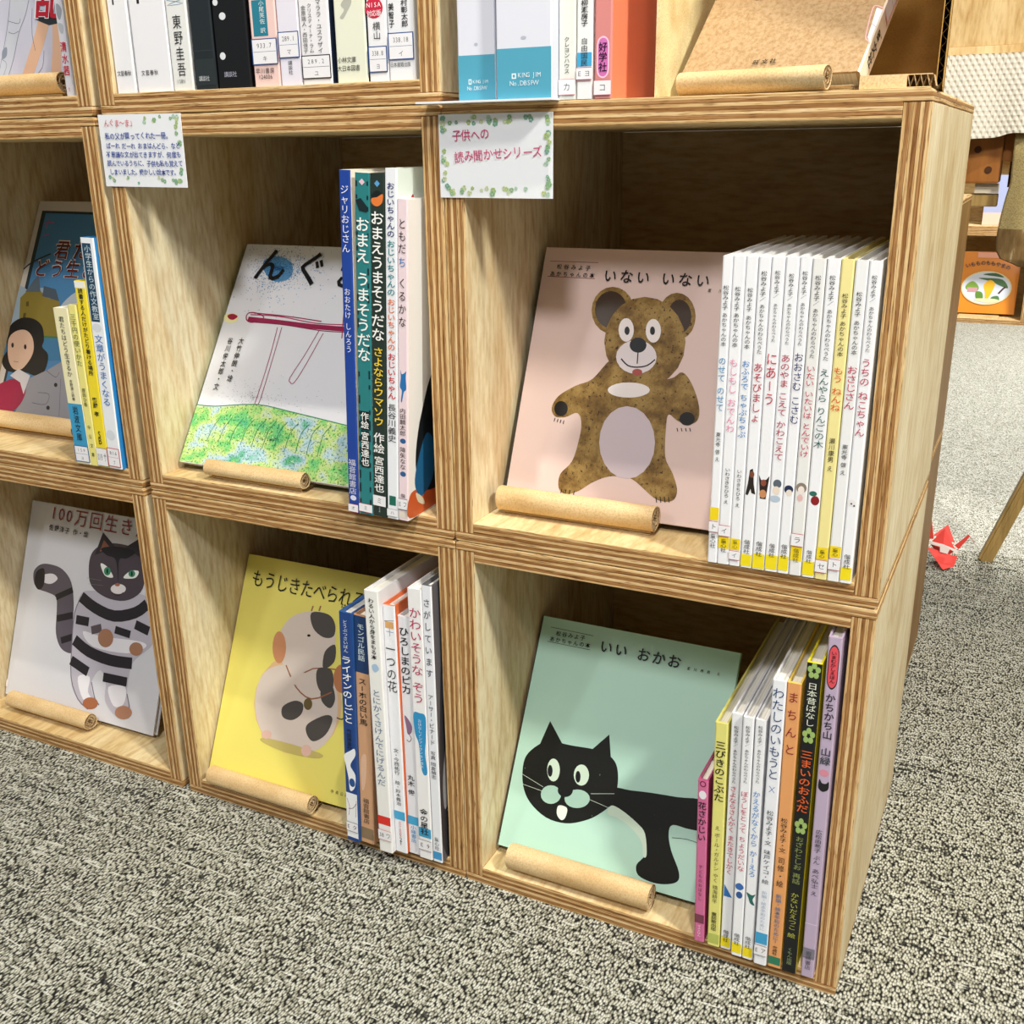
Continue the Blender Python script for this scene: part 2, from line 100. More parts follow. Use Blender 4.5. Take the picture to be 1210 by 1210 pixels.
  ('book',0.3326,-0.01,0.019,0.0123,0.3117,-0.22,0.26,'#15181a','#e8d820','black picture book spine with pale green flowers and a yellow right edge',[('e','#9cb86a',6.1,309.3,2.1,2.8),('e','#9cb86a',9.3,306.1,2.1,2.8),('e','#9cb86a',8.1,300.9,2.1,2.8),('e','#9cb86a',4.2,300.9,2.1,2.8),('e','#9cb86a',3.0,306.1,2.1,2.8),('t','日本昔ばなし',6.1,294.3,253.4,10.5,'#e8ecd8',0),('e','#9cb86a',6.1,249.4,2.1,2.9),('e','#9cb86a',9.3,246.1,2.1,2.9),('e','#9cb86a',8.1,240.7,2.1,2.9),('e','#9cb86a',4.2,240.7,2.1,2.9),('e','#9cb86a',3.0,246.1,2.1,2.9),('t','三まいのおふだ',6.1,230.9,169.4,10.5,'#e0622e',1),('e','#9cb86a',6.1,160.9,2.1,3.1),('e','#9cb86a',9.3,157.3,2.1,3.1),('e','#9cb86a',8.1,151.5,2.1,3.1),('e','#9cb86a',4.2,151.5,2.1,3.1),('e','#9cb86a',3.0,157.3,2.1,3.1),('t','おざわとしお 再話',6.1,145.7,96.1,8.6,'#8f9a58',0),('t','かないだえつこ 絵',6.1,87.1,38.0,8.6,'#b8b84a',0),('t','くもん出版',6.1,27.3,8.4,6.1,'#8a9a6a',0)]),
  ('book',0.3494,-0.0086,0.019,0.011,0.3369,-0.55,0.27,'#bba9c2','#ad9ab4','tall lilac picture book spine with a red oval at its top,against the box side',[('s','#222',[(5.5,330.7),(9.4,325.0),(9.7,309.9),(9.4,296.1),(5.5,290.4),(1.7,296.1),(1.3,309.9),(1.7,325.0)]),('s','#e0525e',[(5.5,329.2),(8.8,324.3),(9.1,309.9),(8.8,296.9),(5.5,291.9),(2.2,296.9),(2.0,309.9),(2.2,324.3)]),('t','いまむかしえほん',5.5,325.0,296.1,5.5,'#2a1418',1),('t','かちかち山',5.5,286.9,244.0,8.3,'#1c1820',1),('t','山緑',5.5,236.4,219.4,8.8,'#2f3a40',1),('e','#d88a9c',5.5,212.0,3.9,3.3),('s','#1c1c20',[(2.2,205.5),(4.4,202.2),(7.7,202.2),(9.9,204.6),(9.9,197.2),(5.5,193.9),(1.7,197.2)]),('t','広松由希子 ぶん',5.5,156.3,120.7,6.6,'#221c28',0),('t','あべ弘士 え',5.5,116.3,87.9,6.6,'#221c28',0),('r',0.4,10.6,57.2,58.1,'#d4c6da'),('r',0.4,10.6,20.1,31.3,'#7d7886'),('t','岩崎書店',5.5,28.5,7.9,5.5,'#4a4650',0)]),
 ],
 'B3': [
  ('book',-0.36,0.004,0.7842,0.0239,0.19,0.0,0.13,'#f0eff2','#e8e8ea','thick white hardback spine,first on the left of the upper middle shelf',[('h','文藝春秋',11.9,16.8,17.9,'#17171a'),('r',7.2,9.1,76.8,81.1,'#222')]),
  ('book',-0.3332,0.004,0.7842,0.0431,0.19,0.0,0.13,'#efeef2','#e8e8ea','thickest white hardback spine,second from the left on the upper middle shelf',[('h','文藝春秋',17.2,16.1,21.5,'#17171a'),('r',10.8,13.8,75.8,80.1,'#222')]),
  ('book',-0.2885,0.004,0.7842,0.024,0.19,0.0,0.13,'#e9e9e6','#d8d8d8','greyish white book spine with four large spaced black characters',[('l','#7a9ab8',0.5,[(2.4,76.4),(21.6,72.9),(2.4,72.2),(21.6,76.4)]),('t','東野圭吾',12.0,64.5,11.1,10.8,'#17171a',0),('h','ISBN',9.6,7.5,9.6,'#888')]),
  ('book',-0.2617,0.004,0.7842,0.0248,0.18,0.0,0.12,'#232a2e','#1a1c20','plain black book spine with clear tape around its foot,left of two black ones',[('r',0.4,24.4,32.4,32.8,'#3e4448'),('r',0.4,24.4,3.6,25.7,'#2c3336'),('h','講談社',11.1,8.6,12.4,'#c8ccd0')]),
  ('book',-0.2344,0.004,0.7842,0.0369,0.18,0.0,0.12,'#15171a','#101114','wide black book spine with white oval dots,right of two black ones',[('e','#dfe2e6',11.1,59.5,3.7,3.1),('e','#dfe2e6',7.4,27.0,3.3,3.1),('e','#dfe2e6',4.4,71.0,2.9,2.7),('h','講談社',14.7,10.9,14.7,'#aab')]),
  ('book',-0.19319999999999998,0.004,0.7842,0.0283,0.19,0.0,0.12,'#f0cdc6','#e6b4ac','pale pink book spine with a teal panel and a blue edged shelf label',[('r',3.4,19.2,41.0,69.9,'#2b7f94'),('t','小尾芙佐 訳',14.1,69.3,43.1,9.0,'#e4eef0',0),('L',17.8,39.0,'#2a4f8c','933.7 キ'),('h','早川書房',12.7,12.2,21.2,'#333'),('h','124006',12.7,7.4,15.5,'#333')]),
  ('book',-0.1638,0.004,0.7842,0.0227,0.18,0.0,0.12,'#e8e4f0','#e4e2ea','narrow white book spine with a blue edged label,right of the pink one',[('L',22.1,43.2,'#2a4f8c','289.1 マ'),('t','講談社',11.4,20.0,8.4,7.3,'#17171a',0)]),
  ('book',-0.1401,0.004,0.7842,0.0308,0.19,0.0,0.13,'#eeebee','#28344c','wide white book spine with long columns of thin lettering and a black edged label',[('t','マララ・ユスフザイ',20.9,66.4,24.2,15.4,'#222',0),('t','クリスティーナ・ラム',11.7,63.8,24.8,8.0,'#333',0),('t','金原瑞人・西田佳子',5.5,62.5,24.8,6.2,'#333',0),('L',4.3,23.2,'#15151a','289.2 ユ')]),
  ('book',-0.1037,0.004,0.7842,0.0309,0.19,0.0,0.13,'#e9ead6','#28344c','wide pale green book spine with a faint grey hand picture',[('s','#b9b8ac',[(7.7,60.1),(10.8,64.0),(17.0,66.5),(18.5,61.4),(13.9,55.0),(9.3,49.8),(6.2,51.1),(10.8,56.3)]),('h','小林文庫',10.8,17.2,19.1,'#333'),('h','大日本図書',12.3,10.6,23.1,'#333')]),
  ('book',-0.0709,0.004,0.7842,0.019,0.18,0.0,0.12,'#f0eff2','#e4e4e6','white book spine with a red disc at the top,second from the shelf end',[('e','#cf2a48',7.6,55.9,8.7,7.9),('h','NISA',7.6,57.8,14.2,'#fff'),('h','対応版',7.6,51.4,14.2,'#fff'),('t','横山',9.5,45.7,31.6,7.6,'#17171a',0),('L',6.8,27.0,'#2a4f8c','338.8 ヨ')]),
  ('book',-0.051,0.004,0.7842,0.0252,0.18,0.0,0.12,'#eeeef2','#e4e4e6','white book spine with bold black lettering at the right end of the upper middle shelf',[('t','村彰太郎',17.1,60.7,39.9,7.5,'#17171a',1),('t','美智子',4.5,58.8,39.9,5.5,'#17171a',1),('L',15.6,36.3,'#2a4f8c','338.18 イ'),('h','日本書籍出版',11.3,11.7,20.1,'#333')]),
 ],
 'A3': [
  ('book',-0.43510000000000004,0.01,0.7842,0.01,0.17,0.0,0.11,'#e0dfe8','#d8d8e0','thin pale comic spine with red lettering at the end of the upper left shelf',[('s','#9aa0a8',[(3.0,83.4),(8.0,81.1),(9.0,75.9),(5.0,69.2),(2.0,73.7)]),('s','#b8bcc4',[(2.0,66.2),(8.0,64.6),(7.0,57.1),(3.0,58.6)]),('t','清水茜',5.0,50.3,18.0,8.5,'#c8283c',1),('t','講談社',5.0,7.9,4.0,3.0,'#c8283c',0)]),
 ],
 'top': [
  ('ring_binder',0.0188,-0.004,0.7642,0.0338,0.3,0.0,0.24,'#e2e3ee','#cfd4e0','left hand white and teal ring binder standing on the box top',[('r',0.4,33.4,-0.1,35.2,'#55a5bf'),('r',9.5,12.2,13.6,17.6,'#e8f2f5'),('r',10.2,11.5,14.5,16.8,'#55a5bf'),('h','KING JIM',20.3,15.6,13.5,'#e8f2f5'),('h','No.DBSPW',16.9,10.6,16.9,'#dcecf2'),('e','#b8bccb',16.9,42.9,1.7,1.2)]),
  ('ring_binder',0.0575,-0.012,0.7642,0.0474,0.3,0.0,0.24,'#e2e3ee','#cfd4e0','right hand wider white and teal ring binder,standing slightly forward',[('r',0.4,47.0,1.5,37.8,'#55a5bf'),('r',13.3,17.1,15.9,19.8,'#e8f2f5'),('r',14.2,16.1,16.8,18.9,'#55a5bf'),('h','KING JIM',28.5,17.9,19.0,'#e8f2f5'),('h','No.DBSPW',23.7,12.1,23.7,'#dcecf2'),('e','#b8bccb',23.7,44.8,2.4,1.2)]),
  ('book',0.10529999999999999,0.0,0.7642,0.0141,0.26,0.0,0.2,'#e6e6de','#e6e6de','slim off-white book spine with black lettering beside the ring binders',[('t','クレヨンハウス',7.0,44.7,18.4,4.9,'#17171a',0),('L',3.3,14.8,'#d88a94','カ')]),
  ('book',0.1202,0.0,0.7642,0.013,0.26,0.0,0.2,'#eeeeee','#e4e4e4','white book spine with bold black lettering crossed by a blue band',[('r',0.4,12.6,23.2,33.0,'#49a9d6'),('t','柳瀬房子',6.5,69.4,50.9,6.5,'#17171a',1),('t','自由国民',6.5,43.3,23.2,5.9,'#333',0),('L',13.7,22.6,'#c03a50','E ヨ'),('r',0.4,12.6,12.5,12.8,'#c03a50')]),
  ('book',0.1348,0.0,0.7642,0.0141,0.27,0.0,0.13,'#d98a86','#f08a68','orange picture book with cream wavy lines and a pink oval on its spine',[('s','#f0c8e0',[(7.1,43.7),(11.6,40.2),(12.0,29.1),(11.6,17.9),(7.1,14.3),(2.5,17.9),(2.1,29.1),(2.5,40.2)]),('s','#d773b8',[(7.1,42.5),(10.6,39.6),(11.0,29.1),(10.6,18.5),(7.1,15.5),(3.5,18.5),(3.1,29.1),(3.5,39.6)]),('t','好学社',7.1,39.6,18.5,7.1,'#2a1430',1),('L',2.3,13.1,'#d06a74','コ')]),
 ],
}
COVERS = {
 'bear': ((0.0245, 0.052, 0.409),23.46,0.0,0.21,0.25,[
  ('l','#8c2c34',0.5,[(7.4,236.5),(57.5,236.5)]),
  ('l','#8c2c34',0.5,[(7.4,221.4),(56.8,220.9)]),
  ('T','松谷みよ子',(14.9,229.2),(52.0,228.5),5.3,'#16161a',1),
  ('T','あかちゃんの本',(9.1,221.9),(57.1,221.7),5.3,'#16161a',1),
  ('T','いない いない ばあ',(64.0,219.1),(210.6,217.5),13.7,'#16161a',1),
  ('T','瀬川康男 え',(164.4,213.1),(220.4,212.6),3.4,'#16161a',1),
  ('S','fur',[(86.1,144.9),(98.0,139.3),(105.8,127.9),(144.4,131.1),(156.0,138.3),(167.2,127.5),(176.5,108.9),(177.1,95.9),(168.4,91.2),(158.5,94.0),(149.8,98.7),(149.3,86.9),(153.0,60.0),(162.5,45.6),(168.9,31.0),(165.7,21.3),(150.7,20.9),(129.9,33.9),(119.5,37.3),(103.1,36.1),(87.6,28.6),(75.6,19.1),(62.7,14.3),(54.8,19.7),(54.3,32.6),(64.0,45.9),(67.3,66.5),(67.1,82.6),(61.2,91.8),(49.9,86.6),(39.4,86.4),(34.5,94.2),(39.5,106.1),(55.0,117.3),(70.8,125.1)]),
  ('p','fur',[(100.6,192.5),(100.8,185.5),(98.9,179.1),(95.2,173.9),(89.9,170.4),(83.7,168.9),(77.0,169.6),(70.6,172.4),(65.0,177.1),(60.9,183.3),(58.7,190.2),(58.5,197.3),(60.4,203.8),(64.3,209.0),(69.6,212.5),(76.0,213.9),(82.7,213.1),(89.0,210.2),(94.5,205.4),(98.5,199.3)]),
  ('p','fur',[(160.2,190.2),(160.4,183.4),(159.0,177.2),(156.0,172.2),(151.6,168.8),(146.4,167.4),(140.9,168.1),(135.5,170.9),(130.8,175.5),(127.2,181.5),(125.2,188.2),(125.0,195.1),(126.5,201.4),(129.6,206.5),(134.0,209.8),(139.2,211.1),(144.8,210.3),(150.2,207.4),(154.8,202.8),(158.3,196.8)]),
  ('p','#3b2a1c',[(93.9,192.9),(94.0,187.4),(92.6,182.4),(89.8,178.3),(85.8,175.6),(81.1,174.4),(76.0,175.0),(71.1,177.2),(66.8,180.9),(63.7,185.8),(61.9,191.2),(61.8,196.8),(63.2,201.9),(66.1,206.0),(70.2,208.7),(75.0,209.8),(80.1,209.2),(84.9,206.9),(89.1,203.1),(92.2,198.3)]),
  ('p','#3b2a1c',[(156.3,190.0),(156.5,185.1),(155.7,180.7),(153.8,177.1),(151.1,174.7),(147.8,173.7),(144.2,174.3),(140.8,176.3),(137.7,179.6),(135.4,183.9),(134.1,188.7),(133.8,193.6),(134.7,198.1),(136.6,201.7),(139.3,204.0),(142.7,205.0),(146.2,204.4),(149.7,202.3),(152.7,199.0),(155.0,194.7)]),
  ('p','fur',[(154.6,166.3),(154.8,153.5),(151.3,141.7),(144.4,132.0),(134.8,125.2),(123.2,122.2),(110.8,123.2),(98.9,128.3),(88.5,136.9),(80.8,148.2),(76.5,161.2),(76.3,174.4),(80.0,186.6),(87.2,196.5),(97.3,203.1),(109.2,205.8),(121.6,204.3),(133.4,198.9),(143.4,190.1),(150.7,178.9)]),
  ('p','#c9bac0',[(141.3,72.0),(141.8,61.7),(139.6,52.0),(135.0,44.1),(128.5,38.5),(120.5,35.9),(112.0,36.5),(103.7,40.3),(96.5,47.0),(91.0,56.0),(87.8,66.3),(87.4,76.9),(89.6,86.7),(94.4,94.8),(101.1,100.3),(109.2,102.7),(117.8,101.8),(126.0,97.8),(133.1,91.0),(138.4,82.1)]),
  ('p','#e9e0de',[(128.5,119.5),(127.9,117.3),(125.4,115.1),(121.2,113.1),(115.7,111.6),(109.5,110.7),(103.1,110.5),(97.2,111.0),(92.4,112.2),(89.1,113.9),(87.7,116.0),(88.3,118.3),(91.0,120.5),(95.3,122.5),(100.8,124.0),(107.1,124.8),(113.5,125.0),(119.3,124.5),(124.0,123.3),(127.2,121.6)]),
  ('p','#e9e0de',[(129.9,175.0),(130.1,171.6),(129.6,168.5),(128.4,165.9),(126.6,164.2),(124.5,163.5),(122.1,163.9),(119.8,165.4),(117.8,167.7),(116.2,170.7),(115.3,174.1),(115.1,177.5),(115.6,180.7),(116.8,183.2),(118.6,184.9),(120.8,185.6),(123.1,185.2),(125.4,183.7),(127.4,181.4),(129.0,178.4)]),
  ('p','#e9e0de',[(103.7,174.2),(104.0,170.7),(103.4,167.6),(102.2,165.0),(100.4,163.3),(98.2,162.6),(95.8,163.0),(93.5,164.4),(91.4,166.8),(89.8,169.8),(88.8,173.3),(88.6,176.7),(89.2,179.9),(90.4,182.5),(92.2,184.2),(94.4,184.9),(96.8,184.5),(99.2,183.0),(101.2,180.6),(102.8,177.6)]),
  ('p','#16161a',[(99.8,173.1),(99.8,171.9),(99.7,170.8),(99.3,169.9),(98.7,169.2),(98.0,169.0),(97.2,169.1),(96.4,169.7),(95.7,170.5),(95.1,171.6),(94.8,172.8),(94.7,174.1),(94.9,175.2),(95.3,176.1),(95.9,176.7),(96.6,177.0),(97.4,176.8),(98.2,176.3),(98.9,175.4),(99.4,174.4)]),
  ('p','#16161a',[(124.2,174.6),(124.3,173.4),(124.2,172.3),(123.8,171.4),(123.2,170.8),(122.5,170.6),(121.7,170.7),(120.9,171.2),(120.2,172.1),(119.7,173.1),(119.4,174.3),(119.3,175.6),(119.5,176.7),(119.8,177.6),(120.4,178.2),(121.1,178.4),(121.9,178.3),(122.7,177.8),(123.4,176.9),(123.9,175.9)]),
  ('p','#ddd2d4',[(129.9,150.4),(129.8,145.5),(127.7,141.0),(124.0,137.2),(119.0,134.5),(113.1,133.3),(106.9,133.6),(101.1,135.4),(96.1,138.6),(92.5,142.8),(90.7,147.6),(90.8,152.6),(92.9,157.2),(96.7,161.0),(101.8,163.7),(107.8,164.8),(114.0,164.5),(119.8,162.6),(124.7,159.4),(128.1,155.2)]),
  ('p','#16161a',[(118.4,160.7),(118.3,158.5),(117.5,156.5),(116.0,154.8),(113.9,153.6),(111.4,153.1),(108.9,153.3),(106.4,154.1),(104.3,155.6),(102.8,157.5),(102.0,159.6),(102.1,161.9),(102.9,163.9),(104.5,165.6),(106.6,166.8),(109.0,167.3),(111.6,167.1),(114.1,166.3),(116.1,164.8),(117.6,162.9)]),
  ('l','#16161a',1.1,[(111.3,153.9),(112.3,142.8)]),
  ('l','#16161a',1.3,[(95.9,146.4),(103.6,140.5),(112.9,139.6),(122.3,142.0),(128.7,148.0)]),
  ('p','#a34c44',[(118.5,135.3),(118.5,134.3),(117.9,133.4),(117.0,132.6),(115.7,132.1),(114.2,131.8),(112.7,131.8),(111.2,132.2),(110.0,132.8),(109.2,133.6),(108.8,134.5),(108.9,135.5),(109.4,136.5),(110.4,137.3),(111.7,137.8),(113.1,138.1),(114.7,138.0),(116.1,137.7),(117.3,137.1),(118.1,136.3)]),
  ('p','#15110e',[(51.1,94.9),(51.1,92.6),(50.5,90.5),(49.3,88.8),(47.6,87.6),(45.5,87.0),(43.3,87.2),(41.2,88.0),(39.4,89.5),(38.0,91.4),(37.3,93.6),(37.2,95.9),(37.9,98.0),(39.1,99.7),(40.8,101.0),(42.9,101.5),(45.1,101.3),(47.2,100.5),(49.0,99.0),(50.4,97.1)]),
  ('p','#15110e',[(174.5,97.2),(174.5,95.3),(173.8,93.5),(172.5,92.0),(170.7,90.9),(168.6,90.4),(166.4,90.5),(164.3,91.1),(162.5,92.3),(161.2,93.9),(160.6,95.8),(160.6,97.7),(161.3,99.5),(162.7,101.0),(164.5,102.1),(166.6,102.6),(168.8,102.5),(170.9,101.8),(172.6,100.6),(173.9,99.0)]),
  ('l','#15110e',0.8,[(39.7,84.8),(39.4,81.5)]),
  ('l','#15110e',0.8,[(42.9,84.3),(42.6,81.0)]),
  ('l','#15110e',0.8,[(46.1,83.8),(45.8,80.5)]),
  ('l','#15110e',0.8,[(49.2,83.3),(48.9,80.0)]),
  ('l','#15110e',0.8,[(159.6,87.2),(160.9,84.2)]),
  ('l','#15110e',0.8,[(163.5,87.6),(164.8,84.6)]),
  ('l','#15110e',0.8,[(167.4,87.9),(168.7,85.0)]),
  ('l','#15110e',0.8,[(171.3,88.3),(172.5,85.4)]),
  ('l','#15110e',0.8,[(58.5,18.6),(57.8,12.8)]),
  ('l','#15110e',0.8,[(62.8,18.6),(62.1,12.8)]),
  ('l','#15110e',0.8,[(67.1,18.6),(66.4,12.8)]),
  ('l','#15110e',0.8,[(71.4,18.5),(70.7,12.8)]),
  ('l','#15110e',0.8,[(150.3,23.2),(152.0,18.0)]),
  ('l','#15110e',0.8,[(154.2,23.7),(155.9,18.5)]),
  ('l','#15110e',0.8,[(158.1,24.2),(159.8,19.0)]),
  ('l','#15110e',0.8,[(162.0,24.7),(163.6,19.5)]),
 ]),
 'green': ((0.0221, 0.0289, 0.0306),28.99,0.22,0.2186,0.2471,[
  ('l','#2a3a30',0.5,[(11.8,236.5),(61.4,235.9)]),
  ('l','#2a3a30',0.5,[(11.3,220.6),(60.7,220.6)]),
  ('T','松谷みよ子',(19.0,229.0),(54.0,229.4),5.8,'#16161a',1),
  ('T','あかちゃんの本',(13.0,221.8),(61.2,222.6),5.8,'#16161a',1),
  ('T','いい おかお',(70.1,221.5),(161.5,220.4),14.6,'#16161a',1),
  ('T','瀬川康男 え',(166.0,220.4),(203.8,221.0),3.5,'#16161a',1),
  ('S','ink',[(11.6,85.9),(14.5,100.1),(27.4,113.9),(38.3,118.1),(60.6,118.7),(84.2,120.4),(99.5,119.5),(112.4,111.1),(117.9,93.3),(116.4,73.0),(104.6,58.0),(89.9,47.4),(70.6,39.9),(48.2,40.4),(27.3,51.1),(16.0,66.2)]),
  ('p','ink',[(24.7,107.9),(32.0,138.4),(52.5,115.9)]),
  ('p','ink',[(82.0,117.3),(99.3,138.8),(106.6,112.4)]),
  ('S','ink',[(113.7,86.2),(132.5,89.0),(154.6,91.8),(180.8,94.0),(210.8,96.3),(215.5,70.9),(199.0,66.7),(181.7,66.5),(179.0,57.4),(184.5,42.1),(195.7,24.4),(195.8,14.6),(183.8,8.8),(169.2,7.3),(156.1,10.3),(152.6,19.4),(159.2,31.3),(154.4,46.8),(141.2,58.7),(124.0,62.9),(114.0,66.4)]),
  ('S','#cfe3cf',[(115.3,69.3),(126.6,67.8),(144.7,59.6),(155.3,51.3),(160.9,31.7),(157.8,29.2),(153.4,42.4),(139.6,53.2),(122.9,59.2),(113.4,60.2)]),
  ('p','#cfe3cf',[(53.4,91.2),(53.8,87.6),(53.5,84.1),(52.5,81.3),(50.9,79.2),(48.9,78.1),(46.6,78.1),(44.3,79.3),(42.2,81.5),(40.5,84.4),(39.4,87.9),(39.0,91.5),(39.3,95.0),(40.3,97.9),(41.9,100.0),(44.0,101.0),(46.2,100.9),(48.5,99.8),(50.6,97.6),(52.3,94.6)]),
  ('p','#cfe3cf',[(86.0,93.5),(86.2,90.2),(85.7,87.0),(84.4,84.3),(82.4,82.3),(80.0,81.2),(77.4,81.1),(74.8,82.0),(72.5,83.9),(70.7,86.5),(69.6,89.7),(69.3,93.0),(69.9,96.2),(71.2,99.0),(73.2,101.0),(75.6,102.1),(78.3,102.2),(80.9,101.2),(83.1,99.3),(84.9,96.7)]),
  ('p','#16161a',[(45.7,88.5),(45.9,86.6),(45.9,84.9),(45.6,83.4),(45.0,82.4),(44.2,81.9),(43.2,82.0),(42.3,82.6),(41.4,83.8),(40.6,85.3),(40.1,87.2),(39.8,89.0),(39.9,90.8),(40.2,92.2),(40.8,93.3),(41.6,93.8),(42.5,93.7),(43.5,93.0),(44.4,91.8),(45.1,90.3)]),
  ('p','#16161a',[(77.3,89.7),(77.5,87.9),(77.5,86.2),(77.1,84.7),(76.5,83.7),(75.8,83.2),(74.9,83.3),(73.9,83.9),(73.0,85.1),(72.3,86.6),(71.8,88.4),(71.6,90.3),(71.6,92.0),(71.9,93.5),(72.5,94.5),(73.3,95.0),(74.2,94.9),(75.1,94.2),(76.0,93.1),(76.8,91.5)]),
  ('p','#a9cdbb',[(60.0,67.1),(60.0,64.1),(59.0,61.1),(57.0,58.5),(54.2,56.4),(50.9,55.1),(47.4,54.7),(44.0,55.3),(41.1,56.7),(38.9,58.9),(37.8,61.7),(37.7,64.7),(38.7,67.6),(40.7,70.3),(43.6,72.4),(46.9,73.6),(50.4,74.0),(53.8,73.4),(56.7,72.0),(58.8,69.8)]),
  ('p','#a9cdbb',[(91.7,70.4),(91.6,67.5),(90.2,64.5),(87.7,61.7),(84.2,59.5),(80.1,58.0),(75.8,57.4),(71.7,57.7),(68.3,59.0),(65.8,61.1),(64.5,63.8),(64.6,66.8),(66.0,69.8),(68.6,72.6),(72.1,74.8),(76.3,76.3),(80.6,76.9),(84.6,76.5),(88.0,75.2),(90.5,73.1)]),
  ('p','ink',[(71.9,74.4),(71.9,72.2),(71.1,70.0),(69.6,68.1),(67.6,66.6),(65.1,65.7),(62.5,65.4),(60.0,65.8),(57.8,66.8),(56.2,68.4),(55.4,70.4),(55.4,72.5),(56.1,74.7),(57.6,76.6),(59.8,78.1),(62.2,79.1),(64.9,79.4),(67.4,79.0),(69.5,77.9),(71.0,76.3)]),
  ('S','#dfe8dc',[(59.5,55.5),(69.2,55.3),(69.3,45.7),(65.3,42.0),(59.5,46.7)]),
  ('l','#cfe3cf',0.4,[(38.9,69.9),(11.4,77.7)]),
  ('l','#cfe3cf',0.4,[(38.9,65.5),(13.7,67.5)]),
  ('l','#cfe3cf',0.4,[(91.6,75.6),(116.5,81.7)]),
  ('l','#cfe3cf',0.4,[(91.9,69.6),(114.0,66.4)]),
  ('l','ink',0.5,[(183.1,54.3),(198.3,56.6),(218.4,55.2)]),
 ]),
 'cow': ((-0.3593, 0.0121, 0.0295),24.7,0.76,0.21,0.2617,[
  ('T','もうじきたべられるぼく',(12.7,226.5),(211.3,223.2),22.3,'#16161a',0),
  ('T','はせがわ',(143.1,219.5),(182.8,218.4),6.8,'#3a3a20',1),
  ('T','中央公論新社',(173.3,12.7),(212.0,13.4),4.4,'#3a3a20',0),
  ('p','#e0b98c',[(168.3,112.2),(169.1,94.3),(164.3,77.0),(154.1,61.9),(139.5,50.3),(121.9,43.5),(102.8,42.1),(84.2,46.4),(67.8,56.1),(55.4,70.2),(48.3,87.5),(47.2,106.1),(52.4,124.1),(63.2,139.6),(78.6,151.1),(96.8,157.4),(116.1,158.1),(134.4,153.1),(150.1,143.0),(161.8,128.9)]),
  ('S','#d8c9be',[(54.5,126.2),(79.7,141.1),(120.4,148.9),(148.5,139.5),(162.3,112.9),(164.2,82.2),(149.7,57.6),(119.4,43.9),(84.7,47.1),(59.3,66.6),(48.4,97.7)]),
  ('S','#d8c9be',[(70.7,187.0),(84.7,201.6),(109.5,209.8),(131.5,207.6),(141.8,192.5),(145.7,163.6),(138.5,147.4),(92.9,136.7),(75.0,145.3),(65.5,165.8)]),
  ('p','#cf8f66',[(78.9,161.2),(79.7,155.4),(79.5,150.0),(78.3,145.6),(76.3,142.4),(73.5,141.0),(70.4,141.3),(67.2,143.4),(64.2,147.1),(61.6,152.0),(59.9,157.7),(59.1,163.5),(59.3,168.9),(60.5,173.4),(62.5,176.5),(65.3,177.9),(68.4,177.5),(71.7,175.4),(74.7,171.7),(77.2,166.8)]),
  ('S','#4f4a46',[(105.3,207.1),(128.8,209.1),(140.4,199.2),(141.0,185.4),(127.5,182.0),(111.4,190.1)]),
  ('l','#a06a48',2,[(104.9,209.0),(106.0,215.2)]),
  ('l','#a06a48',2,[(115.3,210.8),(116.4,217.0)]),
  ('p','#16161a',[(109.8,180.8),(109.8,180.4),(109.6,179.9),(109.1,179.5),(108.5,179.2),(107.8,179.0),(107.1,178.9),(106.4,179.0),(105.8,179.2),(105.4,179.6),(105.2,180.0),(105.2,180.5),(105.4,180.9),(105.9,181.3),(106.5,181.7),(107.2,181.9),(107.9,181.9),(108.6,181.8),(109.2,181.6),(109.6,181.3)]),
  ('S','#4f4a46',[(89.2,92.9),(104.0,102.9),(116.4,101.5),(116.5,89.7),(105.3,80.4),(91.7,81.5)]),
  ('S','#4f4a46',[(128.0,81.2),(149.7,95.6),(159.6,92.8),(154.3,74.2),(139.1,63.0),(127.9,70.4)]),
  ('S','#4f4a46',[(137.3,125.5),(150.5,130.1),(158.2,116.0),(153.7,104.3),(140.6,110.4)]),
  ('S','#4f4a46',[(133.3,166.2),(145.3,176.3),(148.2,157.2),(135.1,146.8)]),
  ('l','#9a6040',1.6,[(83.4,140.9),(102.9,118.6),(126.6,109.5),(152.1,122.6)]),
  ('l','#9a6040',1.4,[(95.9,123.2),(121.4,144.1),(160.3,149.6)]),
  ('p','#ba7a52',[(173.4,142.4),(173.9,137.4),(173.3,132.7),(171.6,128.7),(169.0,125.8),(165.7,124.3),(162.1,124.4),(158.5,126.0),(155.3,129.1),(152.7,133.2),(151.1,138.1),(150.6,143.1),(151.3,147.9),(153.0,151.9),(155.6,154.8),(158.9,156.2),(162.5,156.1),(166.1,154.4),(169.3,151.4),(171.9,147.2)]),
  ('p','#d8c9be',[(133.2,133.6),(132.7,131.0),(130.3,128.3),(126.1,125.8),(120.6,123.5),(114.3,121.9),(107.8,121.0),(101.7,120.9),(96.7,121.7),(93.3,123.2),(91.7,125.4),(92.2,128.0),(94.7,130.7),(99.0,133.3),(104.6,135.5),(110.9,137.1),(117.4,138.0),(123.4,138.1),(128.3,137.3),(131.7,135.7)]),
  ('S','#4f4a46',[(128.3,145.5),(146.8,147.1),(152.6,125.6),(138.6,119.8),(129.1,130.8)]),
  ('p','#6b5a34',[(128.9,104.1),(129.1,102.0),(128.7,100.0),(127.7,98.3),(126.4,97.0),(124.7,96.3),(122.8,96.3),(121.0,96.9),(119.4,98.1),(118.2,99.7),(117.5,101.7),(117.3,103.8),(117.7,105.9),(118.7,107.6),(120.1,108.8),(121.8,109.5),(123.6,109.6),(125.4,109.0),(127.0,107.7),(128.2,106.1)]),
  ('S','#c4b46a',[(67.2,48.2),(80.9,53.2),(150.9,52.0),(145.4,44.9),(101.5,42.9)]),
